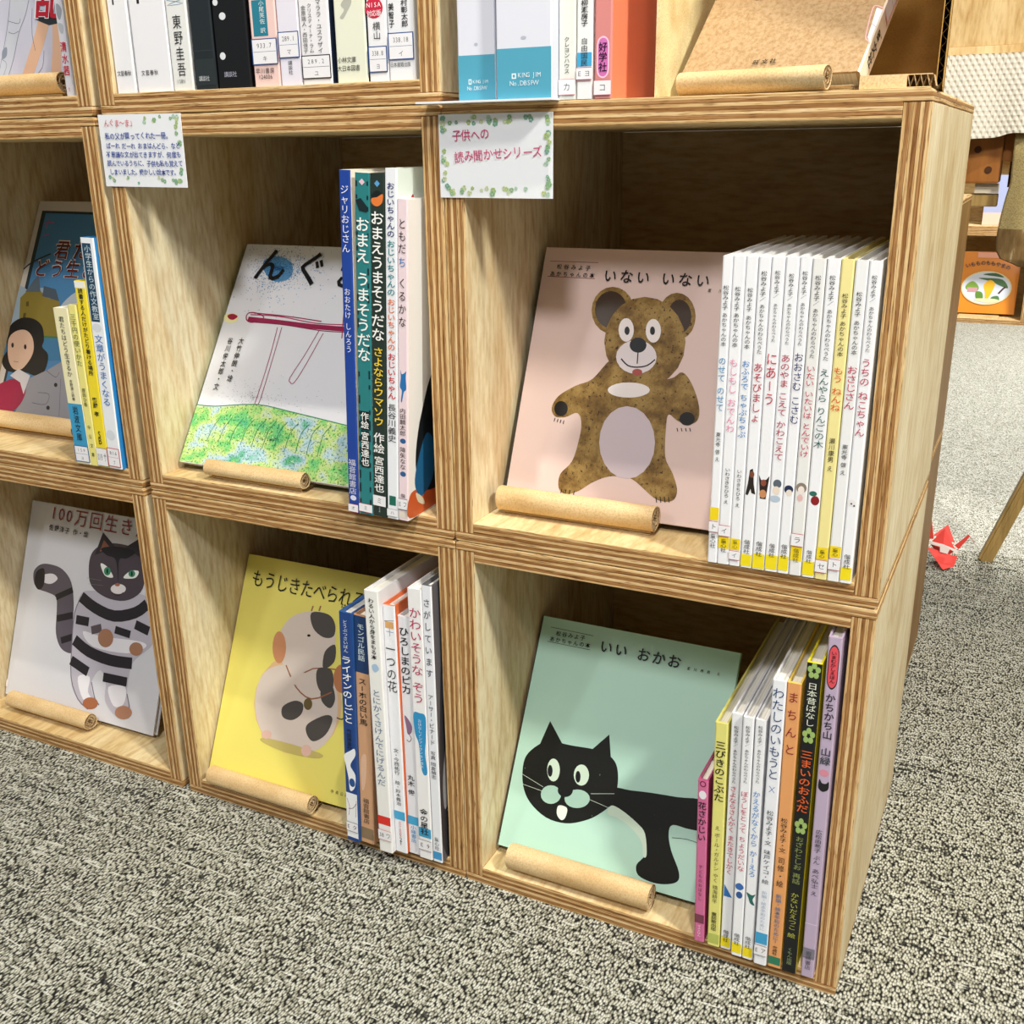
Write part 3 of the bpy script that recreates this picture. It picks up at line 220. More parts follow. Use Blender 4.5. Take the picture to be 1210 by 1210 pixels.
  ('p','#e0b8a8',[(81.0,58.2),(81.0,56.7),(80.3,55.1),(78.9,53.8),(77.1,52.6),(75.0,51.9),(72.8,51.7),(70.6,51.9),(68.8,52.6),(67.5,53.8),(66.8,55.2),(66.9,56.7),(67.6,58.3),(68.9,59.7),(70.7,60.8),(72.9,61.5),(75.1,61.7),(77.2,61.5),(79.0,60.7),(80.3,59.6)]),
  ('p','#e0b8a8',[(139.0,52.3),(139.1,50.2),(138.6,48.1),(137.4,46.3),(135.7,45.0),(133.7,44.2),(131.5,44.0),(129.4,44.6),(127.6,45.7),(126.2,47.3),(125.4,49.2),(125.3,51.3),(125.9,53.4),(127.1,55.1),(128.8,56.5),(130.8,57.3),(133.0,57.4),(135.1,56.9),(136.9,55.8),(138.3,54.2)]),
  ('l','#3a3a34',1.2,[(164.8,95.9),(171.8,95.4),(175.5,100.1)]),
 ]),
 'cat': ((-0.7478, 0.0395, 0.027),20.78,0.53,0.27,0.27,[
  ('T','100',(38.3,250.3),(81.5,249.2),23.4,'#8c2a2c',0),
  ('T','万回生きたねこ',(83.2,248.2),(273.2,247.0),24.8,'#8c2a2c',0),
  ('T','佐野洋子 作・絵',(39.7,234.7),(113.9,234.1),8.5,'#16161a',1),
  ('S','#5c5560',[(25.3,159.4),(22.4,174.2),(33.3,185.2),(52.1,188.1),(75.0,184.7),(93.6,170.3),(103.3,144.3),(108.2,110.8),(119.9,90.0),(111.5,77.0),(92.1,80.3),(79.0,98.6),(74.9,128.0),(69.9,145.7),(53.1,149.8),(35.0,151.6)]),
  ('S','#e6e2e8',[(39.3,171.0),(57.6,176.2),(68.2,170.9),(57.1,162.1),(40.9,163.0)]),
  ('l','#221f26',8,[(69.9,145.7),(98.5,160.7)]),
  ('l','#221f26',9,[(76.9,117.9),(105.0,127.4)]),
  ('l','#221f26',9,[(90.2,90.3),(113.3,100.2)]),
  ('S','#221f26',[(27.4,157.4),(27.4,173.8),(40.7,180.5),(44.7,160.1),(36.8,150.7)]),
  ('S','#bfbac6',[(114.7,157.7),(134.7,165.5),(215.2,174.2),(229.8,165.6),(242.0,131.3),(248.1,113.7),(229.8,96.0),(219.1,82.9),(216.5,65.7),(217.6,43.8),(225.9,23.3),(220.8,11.2),(203.0,11.8),(182.2,27.5),(179.1,51.6),(166.1,64.8),(154.4,46.6),(160.6,29.8),(171.4,20.8),(155.1,10.6),(134.9,20.0),(118.8,39.5),(112.2,73.7),(108.8,107.4),(109.5,136.2)]),
  ('l','#77707e',1.6,[(115.3,154.3),(107.5,130.1),(110.5,90.6),(117.5,46.1),(134.9,20.0),(155.1,10.6)]),
  ('l','#77707e',1.6,[(154.4,46.6),(164.1,27.2),(173.1,20.0)]),
  ('l','#77707e',1.6,[(217.6,43.8),(225.9,23.3),(218.0,10.6)]),
  ('S','#eceaf0',[(127.0,109.6),(160.7,108.8),(226.4,114.1),(237.6,108.5),(208.0,95.2),(148.5,93.0)]),
  ('S','#eceaf0',[(129.5,48.5),(150.2,52.6),(151.0,32.4),(165.2,21.8),(143.8,21.8)]),
  ('S','#eceaf0',[(184.7,46.0),(213.2,51.7),(214.4,29.8),(197.7,24.1)]),
  ('l','#2a262c',15,[(115.3,154.3),(141.9,144.0),(177.6,138.8),(212.5,149.3),(230.2,163.4)]),
  ('l','#2a262c',12,[(112.0,122.9),(135.1,123.5)]),
  ('l','#5c5258',11,[(141.6,113.3),(158.6,119.8)]),
  ('l','#2a262c',15,[(114.1,95.8),(142.4,85.1),(181.0,81.1),(218.9,83.9)]),
  ('l','#2a262c',10,[(182.3,121.7),(209.2,119.9)]),
  ('l','#2a262c',12,[(215.3,134.3),(239.4,129.7)]),
  ('l','#2a262c',13,[(113.2,68.2),(146.0,58.6)]),
  ('l','#2a262c',12,[(173.5,57.2),(214.8,58.7)]),
  ('S','#4c434a',[(121.8,193.1),(122.7,212.6),(135.4,225.8),(158.4,232.6),(189.6,232.6),(213.0,224.9),(220.6,199.5),(216.2,176.6),(192.6,161.6),(158.5,160.4),(130.5,171.6)]),
  ('p','#332d34',[(128.8,212.4),(138.0,244.4),(163.8,227.7)]),
  ('p','#332d34',[(179.7,230.0),(200.7,244.2),(211.0,220.2)]),
  ('p','#8a5a48',[(136.9,218.1),(141.4,234.6),(155.2,225.3)]),
  ('S','#221f26',[(139.0,223.0),(167.9,229.4),(198.0,227.1),(185.3,216.3),(172.7,212.2),(176.6,183.6),(166.9,211.3),(149.6,215.4)]),
  ('S','#eef0ea',[(141.3,202.9),(153.9,200.3),(166.6,188.7),(151.6,188.6)]),
  ('S','#eef0ea',[(184.2,190.4),(194.1,200.9),(208.3,203.1),(204.3,193.6)]),
  ('p','#3d8a68',[(160.8,195.7),(160.9,194.0),(160.3,192.3),(159.3,190.9),(157.8,189.9),(156.0,189.3),(154.2,189.3),(152.4,189.8),(150.8,190.8),(149.7,192.2),(149.1,193.9),(149.1,195.6),(149.6,197.3),(150.7,198.7),(152.2,199.7),(153.9,200.3),(155.8,200.3),(157.6,199.8),(159.1,198.8),(160.2,197.4)]),
  ('p','#3d8a68',[(203.3,199.0),(203.2,197.6),(202.6,196.3),(201.6,195.1),(200.1,194.2),(198.4,193.7),(196.6,193.7),(194.8,194.0),(193.4,194.8),(192.4,195.9),(191.8,197.2),(191.9,198.6),(192.4,199.9),(193.5,201.1),(195.0,201.9),(196.7,202.4),(198.5,202.5),(200.2,202.1),(201.7,201.3),(202.7,200.3)]),
  ('p','#16161a',[(156.4,195.0),(156.6,194.0),(156.5,193.0),(156.3,192.3),(156.0,191.7),(155.6,191.5),(155.1,191.6),(154.6,192.0),(154.2,192.7),(153.8,193.6),(153.5,194.6),(153.4,195.6),(153.4,196.5),(153.6,197.3),(153.9,197.9),(154.4,198.1),(154.8,198.0),(155.3,197.6),(155.8,196.9),(156.2,196.0)]),
  ('p','#16161a',[(199.0,198.3),(199.1,197.3),(199.1,196.3),(198.9,195.6),(198.6,195.1),(198.2,194.8),(197.7,194.9),(197.2,195.3),(196.8,196.0),(196.4,196.9),(196.1,197.8),(196.0,198.9),(196.0,199.8),(196.2,200.6),(196.5,201.1),(196.9,201.3),(197.4,201.2),(197.9,200.8),(198.3,200.2),(198.7,199.3)]),
  ('p','#e8e2e2',[(191.2,177.0),(190.9,174.9),(189.4,172.7),(186.8,170.8),(183.4,169.3),(179.5,168.3),(175.4,168.0),(171.6,168.3),(168.4,169.3),(166.2,170.8),(165.2,172.7),(165.4,174.9),(166.9,177.0),(169.6,178.9),(173.0,180.4),(177.0,181.4),(181.1,181.7),(184.9,181.4),(188.0,180.4),(190.2,178.9)]),
  ('p','#a86a54',[(180.1,180.8),(180.0,180.1),(179.5,179.4),(178.6,178.7),(177.5,178.2),(176.2,177.9),(174.8,177.8),(173.5,177.9),(172.5,178.2),(171.7,178.7),(171.4,179.4),(171.5,180.1),(172.0,180.8),(172.9,181.4),(174.0,181.9),(175.3,182.2),(176.7,182.4),(178.0,182.2),(179.0,181.9),(179.8,181.4)]),
  ('l','#16161a',0.7,[(167.5,168.6),(178.4,165.9),(187.7,171.9)]),
  ('l','#888',0.3,[(125.6,173.1),(151.2,175.0)]),
  ('l','#888',0.3,[(121.1,180.4),(147.0,181.1)]),
  ('p','#a97a5e',[(181.4,110.4),(181.5,106.6),(180.3,102.9),(177.9,99.7),(174.6,97.4),(170.7,96.0),(166.5,95.9),(162.5,96.9),(159.1,99.0),(156.6,102.0),(155.3,105.6),(155.2,109.4),(156.4,113.1),(158.9,116.3),(162.2,118.7),(166.1,120.0),(170.3,120.1),(174.3,119.1),(177.6,116.9),(180.1,113.9)]),
  ('p','#a97a5e',[(233.8,105.6),(233.7,102.8),(232.6,100.1),(230.4,97.8),(227.5,96.0),(224.1,94.9),(220.6,94.7),(217.2,95.3),(214.4,96.7),(212.3,98.8),(211.2,101.4),(211.3,104.1),(212.5,106.8),(214.6,109.2),(217.5,111.0),(220.9,112.0),(224.5,112.2),(227.9,111.6),(230.7,110.2),(232.7,108.1)]),
  ('p','#a96a48',[(171.2,21.9),(171.0,19.4),(169.5,16.9),(167.0,14.6),(163.5,12.8),(159.5,11.5),(155.4,11.1),(151.5,11.4),(148.2,12.4),(146.0,14.2),(144.9,16.4),(145.1,18.9),(146.5,21.4),(149.1,23.7),(152.6,25.5),(156.6,26.8),(160.8,27.2),(164.6,26.9),(167.9,25.8),(170.1,24.1)]),
  ('p','#b08066',[(230.5,22.1),(230.3,19.3),(228.7,16.5),(226.0,14.0),(222.3,11.9),(218.0,10.6),(213.6,10.0),(209.4,10.4),(205.9,11.6),(203.4,13.6),(202.2,16.1),(202.4,18.9),(204.0,21.7),(206.8,24.3),(210.5,26.3),(214.8,27.6),(219.2,28.1),(223.4,27.7),(226.9,26.5),(229.3,24.6)]),
  ('p','#f0e8e8',[(-4.8,19.6),(4.2,20.8),(4.5,10.8),(-4.6,10.1)]),
 ]),
 'movie': ((-0.75, 0.095, 0.4102),26.4,0.0,0.225,0.292,[
  ('p','#26363c',[(9.8,278.9),(117.6,278.0),(198.1,7.7),(149.7,5.0),(11.7,4.9)]),
  ('p','#4a84b4',[(17.3,275.5),(115.7,274.6),(194.1,11.6),(148.8,8.2),(15.3,8.6)]),
  ('S','#9fb4c4',[(-19.4,159.5),(1.5,174.5),(22.9,167.4),(42.8,174.0),(62.4,161.2),(66.3,138.6),(41.0,130.3),(13.6,117.2),(-13.1,120.2)]),
  ('S','#b8c4cc',[(82.0,147.4),(105.0,171.2),(128.7,166.7),(137.0,139.3),(102.0,131.6)]),
  ('p','#4a7a4a',[(-50.1,113.3),(25.5,129.4),(140.2,128.4),(145.8,109.9),(-46.3,101.8)]),
  ('p','#3c7ba6',[(-63.4,103.1),(145.1,112.1),(153.3,85.1),(-52.2,69.8)]),
  ('p','#8c7c34',[(19.2,109.5),(6.7,158.5),(16.3,168.2),(41.2,169.3),(56.3,160.9),(78.9,157.5),(96.3,111.1)]),
  ('p','#5a6a78',[(13.5,166.9),(25.3,184.8),(31.6,189.7),(41.5,168.2)]),
  ('p','#4a5a68',[(46.4,162.7),(45.2,176.4),(68.0,172.9),(78.9,157.5)]),
  ('p','#5a4c22',[(19.5,153.3),(23.8,154.7),(25.9,147.9),(21.3,147.6)]),
  ('p','#5a4c22',[(19.5,138.3),(24.2,138.6),(24.8,131.7),(20.1,131.4)]),
  ('T','君たちは',(48.5,215.7),(179.7,215.5),28.3,'#f0e4e0',2),
  ('T','君たちは',(48.5,215.7),(179.7,215.5),26.8,'#641c1c',1),
  ('T','どう生きるか',(20.3,190.4),(189.9,190.5),27.0,'#f0e4e0',2),
  ('T','どう生きるか',(20.3,190.4),(189.9,190.5),25.5,'#641c1c',1),
  ('l','#c84a7a',1.2,[(20.1,261.5),(36.9,262.9)]),
  ('l','#c84a7a',1.0,[(24.5,267.4),(25.4,254.5)]),
  ('l','#c84a7a',1.0,[(20.8,243.9),(32.6,246.5)]),
  ('l','#2a2a2e',2.2,[(-9.0,197.4),(8.1,203.9),(21.6,211.3),(44.0,220.2)]),
  ('S','#17181c',[(-0.9,102.5),(-0.1,119.9),(17.0,131.3),(40.6,131.5),(59.1,122.3),(67.7,104.7),(67.4,95.6),(81.4,85.4),(81.6,65.2),(67.2,57.3),(47.6,60.2),(24.6,58.4),(9.1,61.8),(-1.1,73.6),(4.6,85.5)]),
  ('S','#e0bca4',[(3.0,100.4),(11.9,112.5),(29.8,115.9),(45.0,107.8),(53.0,92.4),(51.1,78.6),(40.1,64.2),(24.7,63.0),(11.0,75.7)]),
  ('p','#2a2220',[(15.4,94.3),(15.6,93.3),(15.5,92.3),(15.3,91.5),(14.8,91.0),(14.1,90.8),(13.3,90.9),(12.5,91.3),(11.8,92.1),(11.1,93.0),(10.7,94.0),(10.4,95.1),(10.5,96.0),(10.8,96.8),(11.3,97.3),(11.9,97.5),(12.7,97.4),(13.5,97.0),(14.3,96.3),(14.9,95.4)]),
  ('p','#2a2220',[(39.3,93.7),(39.5,92.7),(39.5,91.7),(39.2,90.9),(38.7,90.4),(38.0,90.2),(37.3,90.3),(36.5,90.7),(35.7,91.4),(35.1,92.3),(34.7,93.4),(34.4,94.4),(34.5,95.4),(34.8,96.2),(35.2,96.7),(35.9,96.9),(36.7,96.8),(37.5,96.3),(38.2,95.6),(38.8,94.7)]),
  ('l','#8a4a40',0.6,[(21.4,73.0),(31.1,72.6)]),
  ('p','#9a9aa2',[(57.7,53.1),(84.6,65.4),(119.0,85.9),(129.5,71.2),(152.2,6.4),(45.9,7.0),(54.4,29.2)]),
  ('l','#4a4a52',0.6,[(84.6,65.4),(103.6,58.0),(107.5,65.0)]),
  ('l','#4a4a52',0.6,[(78.6,35.8),(98.6,35.4),(96.7,21.9),(72.2,21.9)]),
  ('p','#222',[(109.6,48.5),(109.7,47.7),(109.5,46.9),(109.0,46.2),(108.3,45.8),(107.5,45.6),(106.5,45.6),(105.6,46.0),(104.8,46.5),(104.1,47.2),(103.7,48.0),(103.6,48.9),(103.8,49.7),(104.2,50.3),(104.9,50.8),(105.8,51.0),(106.7,50.9),(107.7,50.6),(108.5,50.1),(109.2,49.4)]),
  ('p','#222',[(105.4,18.3),(105.5,17.4),(105.4,16.6),(104.9,16.0),(104.2,15.5),(103.3,15.3),(102.4,15.4),(101.4,15.7),(100.6,16.2),(99.9,16.9),(99.5,17.7),(99.4,18.6),(99.6,19.4),(100.1,20.0),(100.8,20.5),(101.6,20.7),(102.6,20.6),(103.5,20.3),(104.4,19.8),(105.0,19.1)]),
  ('l','#4a4a52',0.5,[(112.8,57.7),(124.8,9.1)]),
  ('S','#a01c48',[(-6.4,30.7),(17.3,46.4),(41.3,50.7),(56.1,38.4),(51.8,17.7),(34.0,4.8),(2.4,4.0)]),
  ('p','#d8d4d8',[(21.4,53.6),(33.9,63.7),(58.1,56.6),(53.7,31.4),(42.7,46.3)]),
 ]),
 'ngu': ((-0.3571, 0.0224, 0.4115),33.12,-0.43,0.245,0.2618,[
  ('G','meadow',[(-2.0,64.2),(31.0,66.4),(80.9,74.3),(123.9,70.9),(213.0,61.5),(234.1,-5.3),(0.5,-2.8)]),
  ('SP','#6a9cc8',(64.0,229.0),69.8,43.1,700,1.1),
  ('S','#5a92c0',[(32.1,242.2),(51.5,248.1),(72.0,239.6),(75.3,223.3),(56.3,217.3),(38.3,227.9)]),
  ('SP','#2c6ea6',(56.8,232.8),45.7,28.7,700,1.0),
  ('SP','#1c4e84',(51.4,234.7),30.0,18.4,300,0.9),
  ('T','んぐまーま',(17.7,221.8),(289.8,210.2),44.1,'#16161a',1),
  ('l','#96164a',5.6,[(34.6,171.1),(78.6,169.8),(124.7,167.8),(179.4,167.5)]),
  ('l','#b02a5c',1.2,[(36.3,176.3),(76.2,176.7),(125.6,171.8),(167.1,172.5)]),
  ('l','#7c1040',1.0,[(44.2,167.7),(85.2,167.3),(137.1,163.7),(175.1,164.3)]),
  ('l','#96164a',1.2,[(155.1,210.0),(157.2,193.4),(165.6,156.9)]),
  ('l','#96164a',1.4,[(31.2,174.0),(33.3,178.2),(42.6,178.8),(56.0,174.5),(44.2,167.7),(34.2,169.1),(31.2,174.0)]),
  ('l','#96164a',1.2,[(40.3,178.6),(87.5,177.4),(133.7,174.3)]),
  ('l','#a02a5a',0.9,[(78.3,163.8),(79.9,126.1),(78.9,79.9),(78.3,75.0),(83.1,74.5),(84.3,87.3),(84.4,126.5),(84.0,164.2)]),
  ('l','#a02a5a',0.9,[(133.9,163.5),(124.6,134.5),(114.5,108.4),(116.4,102.8),(121.8,103.3),(130.0,125.2),(140.2,161.0)]),
  ('p','#efe9b0',[(21.3,171.3),(21.5,169.4),(20.6,167.7),(18.7,166.2),(16.1,165.2),(12.9,164.7),(9.5,164.7),(6.2,165.4),(3.3,166.6),(1.2,168.2),(-0.1,170.0),(-0.2,171.9),(0.7,173.7),(2.6,175.2),(5.3,176.2),(8.5,176.7),(11.9,176.6),(15.2,176.0),(18.0,174.8),(20.1,173.2)]),
  ('S','#a01c3c',[(4.8,173.4),(11.2,175.9),(19.4,173.3),(15.0,168.9),(8.7,169.5)]),
  ('V','大竹伸朗・絵',(35.5,148.8),(35.7,95.6),7.2,'#16161a',1),
  ('V','谷川俊太郎・文',(20.3,147.8),(20.7,84.3),7.2,'#16161a',1),
  ('l','#2f8a5a',1.0,[(-1.6,66.2),(27.2,67.0),(80.9,74.3),(129.6,70.5),(202.1,63.1)]),
  ('SP','#2c4a44',(74.9,81.5),91.8,24.7,260,0.5),
  ('SP','#1c3c34',(113.2,37.4),93.7,31.3,420,0.6),
  ('l','#2f7a5a',0.7,[(29.8,28.0),(32.5,43.0),(39.4,56.5)]),
  ('l','#2f7a5a',0.7,[(45.3,27.8),(47.7,43.6),(54.6,56.9)]),
  ('l','#2f7a5a',0.7,[(60.6,27.6),(62.7,44.3),(69.6,57.2)]),
  ('l','#2f7a5a',0.7,[(75.8,27.5),(77.5,44.9),(84.5,57.6)]),
  ('l','#2f7a5a',0.7,[(90.7,27.3),(92.2,45.6),(99.2,58.0)]),
  ('l','#2f7a5a',0.7,[(105.5,27.1),(106.7,46.2),(113.7,58.4)]),
  ('l','#2f7a5a',0.7,[(120.2,26.9),(121.1,46.8),(128.1,58.8)]),
  ('l','#2f7a5a',0.7,[(134.6,26.7),(135.3,47.4),(142.3,59.1)]),
  ('l','#2f7a5a',0.7,[(149.0,26.6),(149.3,48.1),(156.4,59.5)]),
  ('l','#2f7a5a',0.7,[(163.1,26.4),(163.2,48.7),(170.3,59.9)]),
  ('l','#2f7a5a',0.7,[(177.1,26.2),(177.0,49.3),(184.0,60.2)]),
 ]),
 'kraft': ((0.1865, 0.0475, 0.7775),43.0,-10.0,0.142,0.19,[
  ('T','旺文社',(57.0,11.1),(76.9,11.7),5.3,'#16161a',1),
  ('S','#222222',[(-8.0,85.3),(1.8,85.1),(-0.3,92.7),(-10.5,94.0)]),
  ('S','#222222',[(34.4,81.0),(42.2,81.0),(41.4,87.3),(31.0,88.7)]),
  ('l','#e8b4b4',1.0,[(147.0,59.7),(135.8,62.7),(133.6,59.6),(136.7,33.2),(139.8,28.8),(152.0,26.1)]),
  ('p','#f0eef0',[(148.1,58.0),(136.3,61.0),(138.2,32.2),(151.1,27.0)]),
  ('l','#999',0.3,[(137.3,45.3),(149.9,41.5)]),
  ('T','36',(144.1,47.0),(150.5,45.5),3.3,'#16161a',0),
  ('T','ハ',(147.6,32.9),(152.1,31.7),3.3,'#16161a',0),
 ]),
 'comic': ((-0.6, 0.045, 0.7907),12.0,0.0,0.15,0.2,[
  ('p','#e4b898',[(84.5,75.5),(100.8,71.1),(90.2,44.8),(74.4,13.2),(57.7,13.8),(74.9,50.7)]),
  ('p','#e4b898',[(104.5,70.9),(116.9,68.5),(118.3,12.4),(103.4,12.9),(105.2,42.4)]),
  ('p','#2a3238',[(77.0,75.9),(86.9,83.7),(111.8,77.1),(112.0,68.8),(99.7,67.8),(87.1,71.9)]),
  ('T','乱',(74.4,79.5),(121.6,76.5),42.3,'#f2f0f4',3),
  ('T','乱',(74.4,79.5),(121.6,76.5),39.8,'#c01c34',2),
  ('p','#c9cdd8',[(40.9,96.9),(69.0,95.0),(64.2,80.1),(54.3,62.0),(47.0,36.7),(36.9,14.6),(19.8,15.3),(31.2,46.1),(38.7,71.5)]),
  ('l','#5a6070',0.5,[(40.9,96.9),(37.4,71.5),(31.2,46.1),(22.4,15.2)]),
  ('l','#5a6070',0.5,[(69.0,95.0),(64.2,80.1),(54.3,62.0),(47.0,36.7),(36.9,14.6)]),
  ('l','#5a6070',0.5,[(38.6,75.7),(54.2,72.2),(56.6,77.2)]),
  ('l','#5a6070',0.5,[(38.8,64.6),(46.6,62.4),(54.3,64.6)]),
  ('l','#5a6070',0.4,[(28.7,37.5),(36.7,32.0),(31.6,20.0)]),
  ('l','#5a6070',0.5,[(74.3,86.2),(74.7,60.9),(80.1,43.6)]),
  ('l','#5a6070',0.5,[(92.7,43.0),(90.6,26.2),(75.6,14.9)]),
  ('S','#8a94a4',[(29.9,46.1),(36.4,49.3),(36.5,40.6),(30.0,37.5)]),
 ]),
}
# ---------------------------------------------------------------- materials
def lin(c):
    return c / 12.92 if c <= 0.04045 else ((c + 0.055) / 1.055) ** 2.4
def rgb(h):
    h = h.lstrip('#')
    if len(h) == 3: h = ''.join(a * 2 for a in h)
    return tuple(lin(int(h[i:i + 2], 16) / 255) for i in (0, 2, 4)) + (1,)
MATS = {}
def new_mat(name, rough=0.5, coat=0.0, coat_rough=0.12):
    m = bpy.data.materials.new(name); m.use_nodes = True
    b = m.node_tree.nodes['Principled BSDF']
    b.inputs['Roughness'].default_value = rough
    b.inputs['Coat Weight'].default_value = coat
    b.inputs['Coat Roughness'].default_value = coat_rough
    b.inputs['Specular IOR Level'].default_value = 0.3
    return m, m.node_tree, b
def nd(nt, typ, props=None, **ins):
    n = nt.nodes.new(typ)
    for k, v in (props or {}).items(): setattr(n, k, v)
    for k, v in ins.items():
        k = k.replace('_', ' ')
        s = n.inputs[int(k[1:])] if k[0] == 'i' and k[1:].isdigit() else n.inputs[k]
        if hasattr(v, 'is_output'): nt.links.new(v, s)
        else: s.default_value = v
    return n
def math_(nt, op, a, b=None, c=None):
    n = nt.nodes.new('ShaderNodeMath'); n.operation = op
    for i, v in enumerate((a, b, c)):
        if v is None: continue
        if hasattr(v, 'is_output'): nt.links.new(v, n.inputs[i])
        else: n.inputs[i].default_value = v
    return n.outputs[0]
def ramp(nt, fac, stops, interp='LINEAR'):
    n = nt.nodes.new('ShaderNodeValToRGB'); n.color_ramp.interpolation = interp
    e = n.color_ramp.elements
    while len(e) < len(stops): e.new(0.5)
    for i, (p, c) in enumerate(stops):
        e[i].position = p; e[i].color = rgb(c) if isinstance(c, str) else (c, c, c, 1)
    nt.links.new(fac, n.inputs[0])
    return n.outputs[0]
def mix(nt, fac, a, b, mode='MIX'):
    n = nt.nodes.new('ShaderNodeMix'); n.data_type = 'RGBA'; n.blend_type = mode
    for s, v in ((n.inputs[0], fac), (n.inputs[6], a), (n.inputs[7], b)):
        if hasattr(v, 'is_output'): nt.links.new(v, s)
        else: s.default_value = v
    return n.outputs[2]
def noise(nt, vec, scale=1.0, detail=2.0, rough=0.5):
    n = nd(nt, 'ShaderNodeTexNoise', None, Vector=vec, Scale=scale, Detail=detail, Roughness=rough)
    return n.outputs['Fac']
def coords(nt, scale, rand=True):
    tc = nt.nodes.new('ShaderNodeTexCoord')
    v = tc.outputs['Object']
    m = nd(nt, 'ShaderNodeVectorMath', {'operation': 'MULTIPLY'})
    nt.links.new(v, m.inputs[0]); m.inputs[1].default_value = scale
    o = m.outputs[0]
    if rand:
        inf = nt.nodes.new('ShaderNodeObjectInfo')
        k = math_(nt, 'MULTIPLY', inf.outputs['Random'], 57.0)
        a = nd(nt, 'ShaderNodeVectorMath', {'operation': 'ADD'})
        nt.links.new(o, a.inputs[0]); nt.links.new(k, a.inputs[1])
        o = a.outputs[0]
    return o
def bump(nt, b, h, strength=0.3, dist=0.001):
    n = nd(nt, 'ShaderNodeBump', None, Height=h, Strength=strength, Distance=dist)
    nt.links.new(n.outputs[0], b.inputs['Normal'])

def flat(hexc, rough=0.42, coat=0.0):
    key = (hexc, rough, coat)
    if key not in MATS:
        if hexc in SPECIAL: MATS[key] = SPECIAL[hexc]()
        else:
            m, nt, b = new_mat('print ' + hexc.strip('#'), rough, coat)
            b.inputs['Base Color'].default_value = rgb(hexc)
            MATS[key] = m
    return MATS[key]
def film(hexc):
    return flat(hexc, 0.42, 0.14)

def ply_edge(axis):
    """cut edge of plywood: nine plies across the thickness, grain along the board"""
    m, nt, b = new_mat('plywood edge ' + axis, 0.62)
    tc = nt.nodes.new('ShaderNodeTexCoord')
    sp = nd(nt, 'ShaderNodeSeparateXYZ', None, Vector=tc.outputs['Object'])
    c = sp.outputs[axis]
    sc = (14, 14, 700) if axis == 'Z' else (700, 14, 14)
    wob = noise(nt, coords(nt, tuple(min(s, 60) for s in sc)), 1.0, 3)
    t = math_(nt, 'DIVIDE', c, 0.019)
    t = math_(nt, 'ADD', t, math_(nt, 'MULTIPLY', math_(nt, 'SUBTRACT', wob, 0.5), 0.10))
    L, D, X = '#e6c998', '#a87c4c', '#6a4626'
    st = [(0, L), (.11, '#ddbc88'), (.12, X), (.135, D), (.26, '#b78c5a'), (.275, X), (.29, L), (.42, '#e9cfa2'), (.435, D), (.56, '#9c7142'), (.575, X), (.59, '#dcb985'),
          (.71, L), (.725, X), (.74, D), (.86, '#b98f5e'), (.875, L), (1, L)]
    col = ramp(nt, t, st)
    g1 = noise(nt, coords(nt, sc), 1.0, 4, 0.65)
    sc2 = (60, 60, 1500) if axis == 'Z' else (1500, 60, 60)
    g2 = noise(nt, coords(nt, sc2), 1.0, 2, 0.6)
    col = mix(nt, 1.0, col, ramp(nt, g1, [(.30, '#7a5836'), (.40, '#d9c4a6'), (.5, '#f4ece0'), (.7, '#ffffff')]), 'MULTIPLY')
    col = mix(nt, 0.8, col, ramp(nt, g2, [(.33, '#6b4a2c'), (.40, '#e8dccb'), (.5, '#ffffff')]), 'MULTIPLY')
    nt.links.new(col, b.inputs['Base Color'])
    bump(nt, b, g1, 0.25, 0.0006)
    return m
def ply_face(name, base, along):
    """rotary-cut veneer with faint flame figure"""
    m, nt, b = new_mat(name, 0.5)
    sc = {'X': (1.4, 7, 7), 'Y': (7, 1.4, 7), 'Z': (7, 7, 1.4)}[along]
    n0 = noise(nt, coords(nt, sc), 1.0, 2, 0.5)
    w = math_(nt, 'SINE', math_(nt, 'MULTIPLY', n0, 95.0))
    w = math_(nt, 'POWER', math_(nt, 'MULTIPLY', math_(nt, 'ADD', w, 1.0), 0.5), 8.0)
    sf = tuple(s * 30 for s in sc)
    fine = noise(nt, coords(nt, sf), 1.0, 3, 0.6)
    cloud = noise(nt, coords(nt, tuple(s * 1.6 for s in sc)), 1.0, 3, 0.5)
    col = mix(nt, math_(nt, 'MULTIPLY', w, 0.30), rgb(base), rgb('#c59a5e'))
    col = mix(nt, 0.9, col, ramp(nt, fine, [(.25, '#dccdb4'), (.6, '#ffffff')]), 'MULTIPLY')
    col = mix(nt, 0.8, col, ramp(nt, cloud, [(.3, '#dcc9a6'), (.6, '#ffffff')]), 'MULTIPLY')
    nt.links.new(col, b.inputs['Base Color'])
    bump(nt, b, fine, 0.06, 0.0004)
    return m
M_EZ = ply_edge('Z'); M_EX = ply_edge('X')
M_FH = ply_face('plywood face shelf', '#efdcae', 'Y')
M_FV = ply_face('plywood face side', '#ecdfbe', 'Z')
M_FB = ply_face('plywood face back', '#d9bf8b', 'X')

M_BROWN = ply_face('brown stained side', '#96723e', 'Z')
def kraft(name='kraft paper', base='#dfb67c'):
    m, nt, b = new_mat(name, 0.7)
    n = noise(nt, coords(nt, (700, 700, 700)), 1.0, 3, 0.7)
    n2 = noise(nt, coords(nt, (14, 40, 40)), 1.0, 2, 0.5)
    c = mix(nt, 1.0, rgb(base), ramp(nt, n, [(.3, '#e6d8c4'), (.55, '#ffffff')]), 'MULTIPLY')
    c = mix(nt, 0.6, c, ramp(nt, n2, [(.3, '#d8c4a4'), (.6, '#ffffff')]), 'MULTIPLY')
    nt.links.new(c, b.inputs['Base Color'])
    bump(nt, b, n2, 0.25, 0.002)
    return m
M_KRAFT = kraft(); M_KRAFT2 = kraft('kraft paper light', '#e8cc9c'); M_FLUTE = kraft('flute paper', '#d9c29a'); M_KDARK = kraft('cardboard brown', '#c39a52')
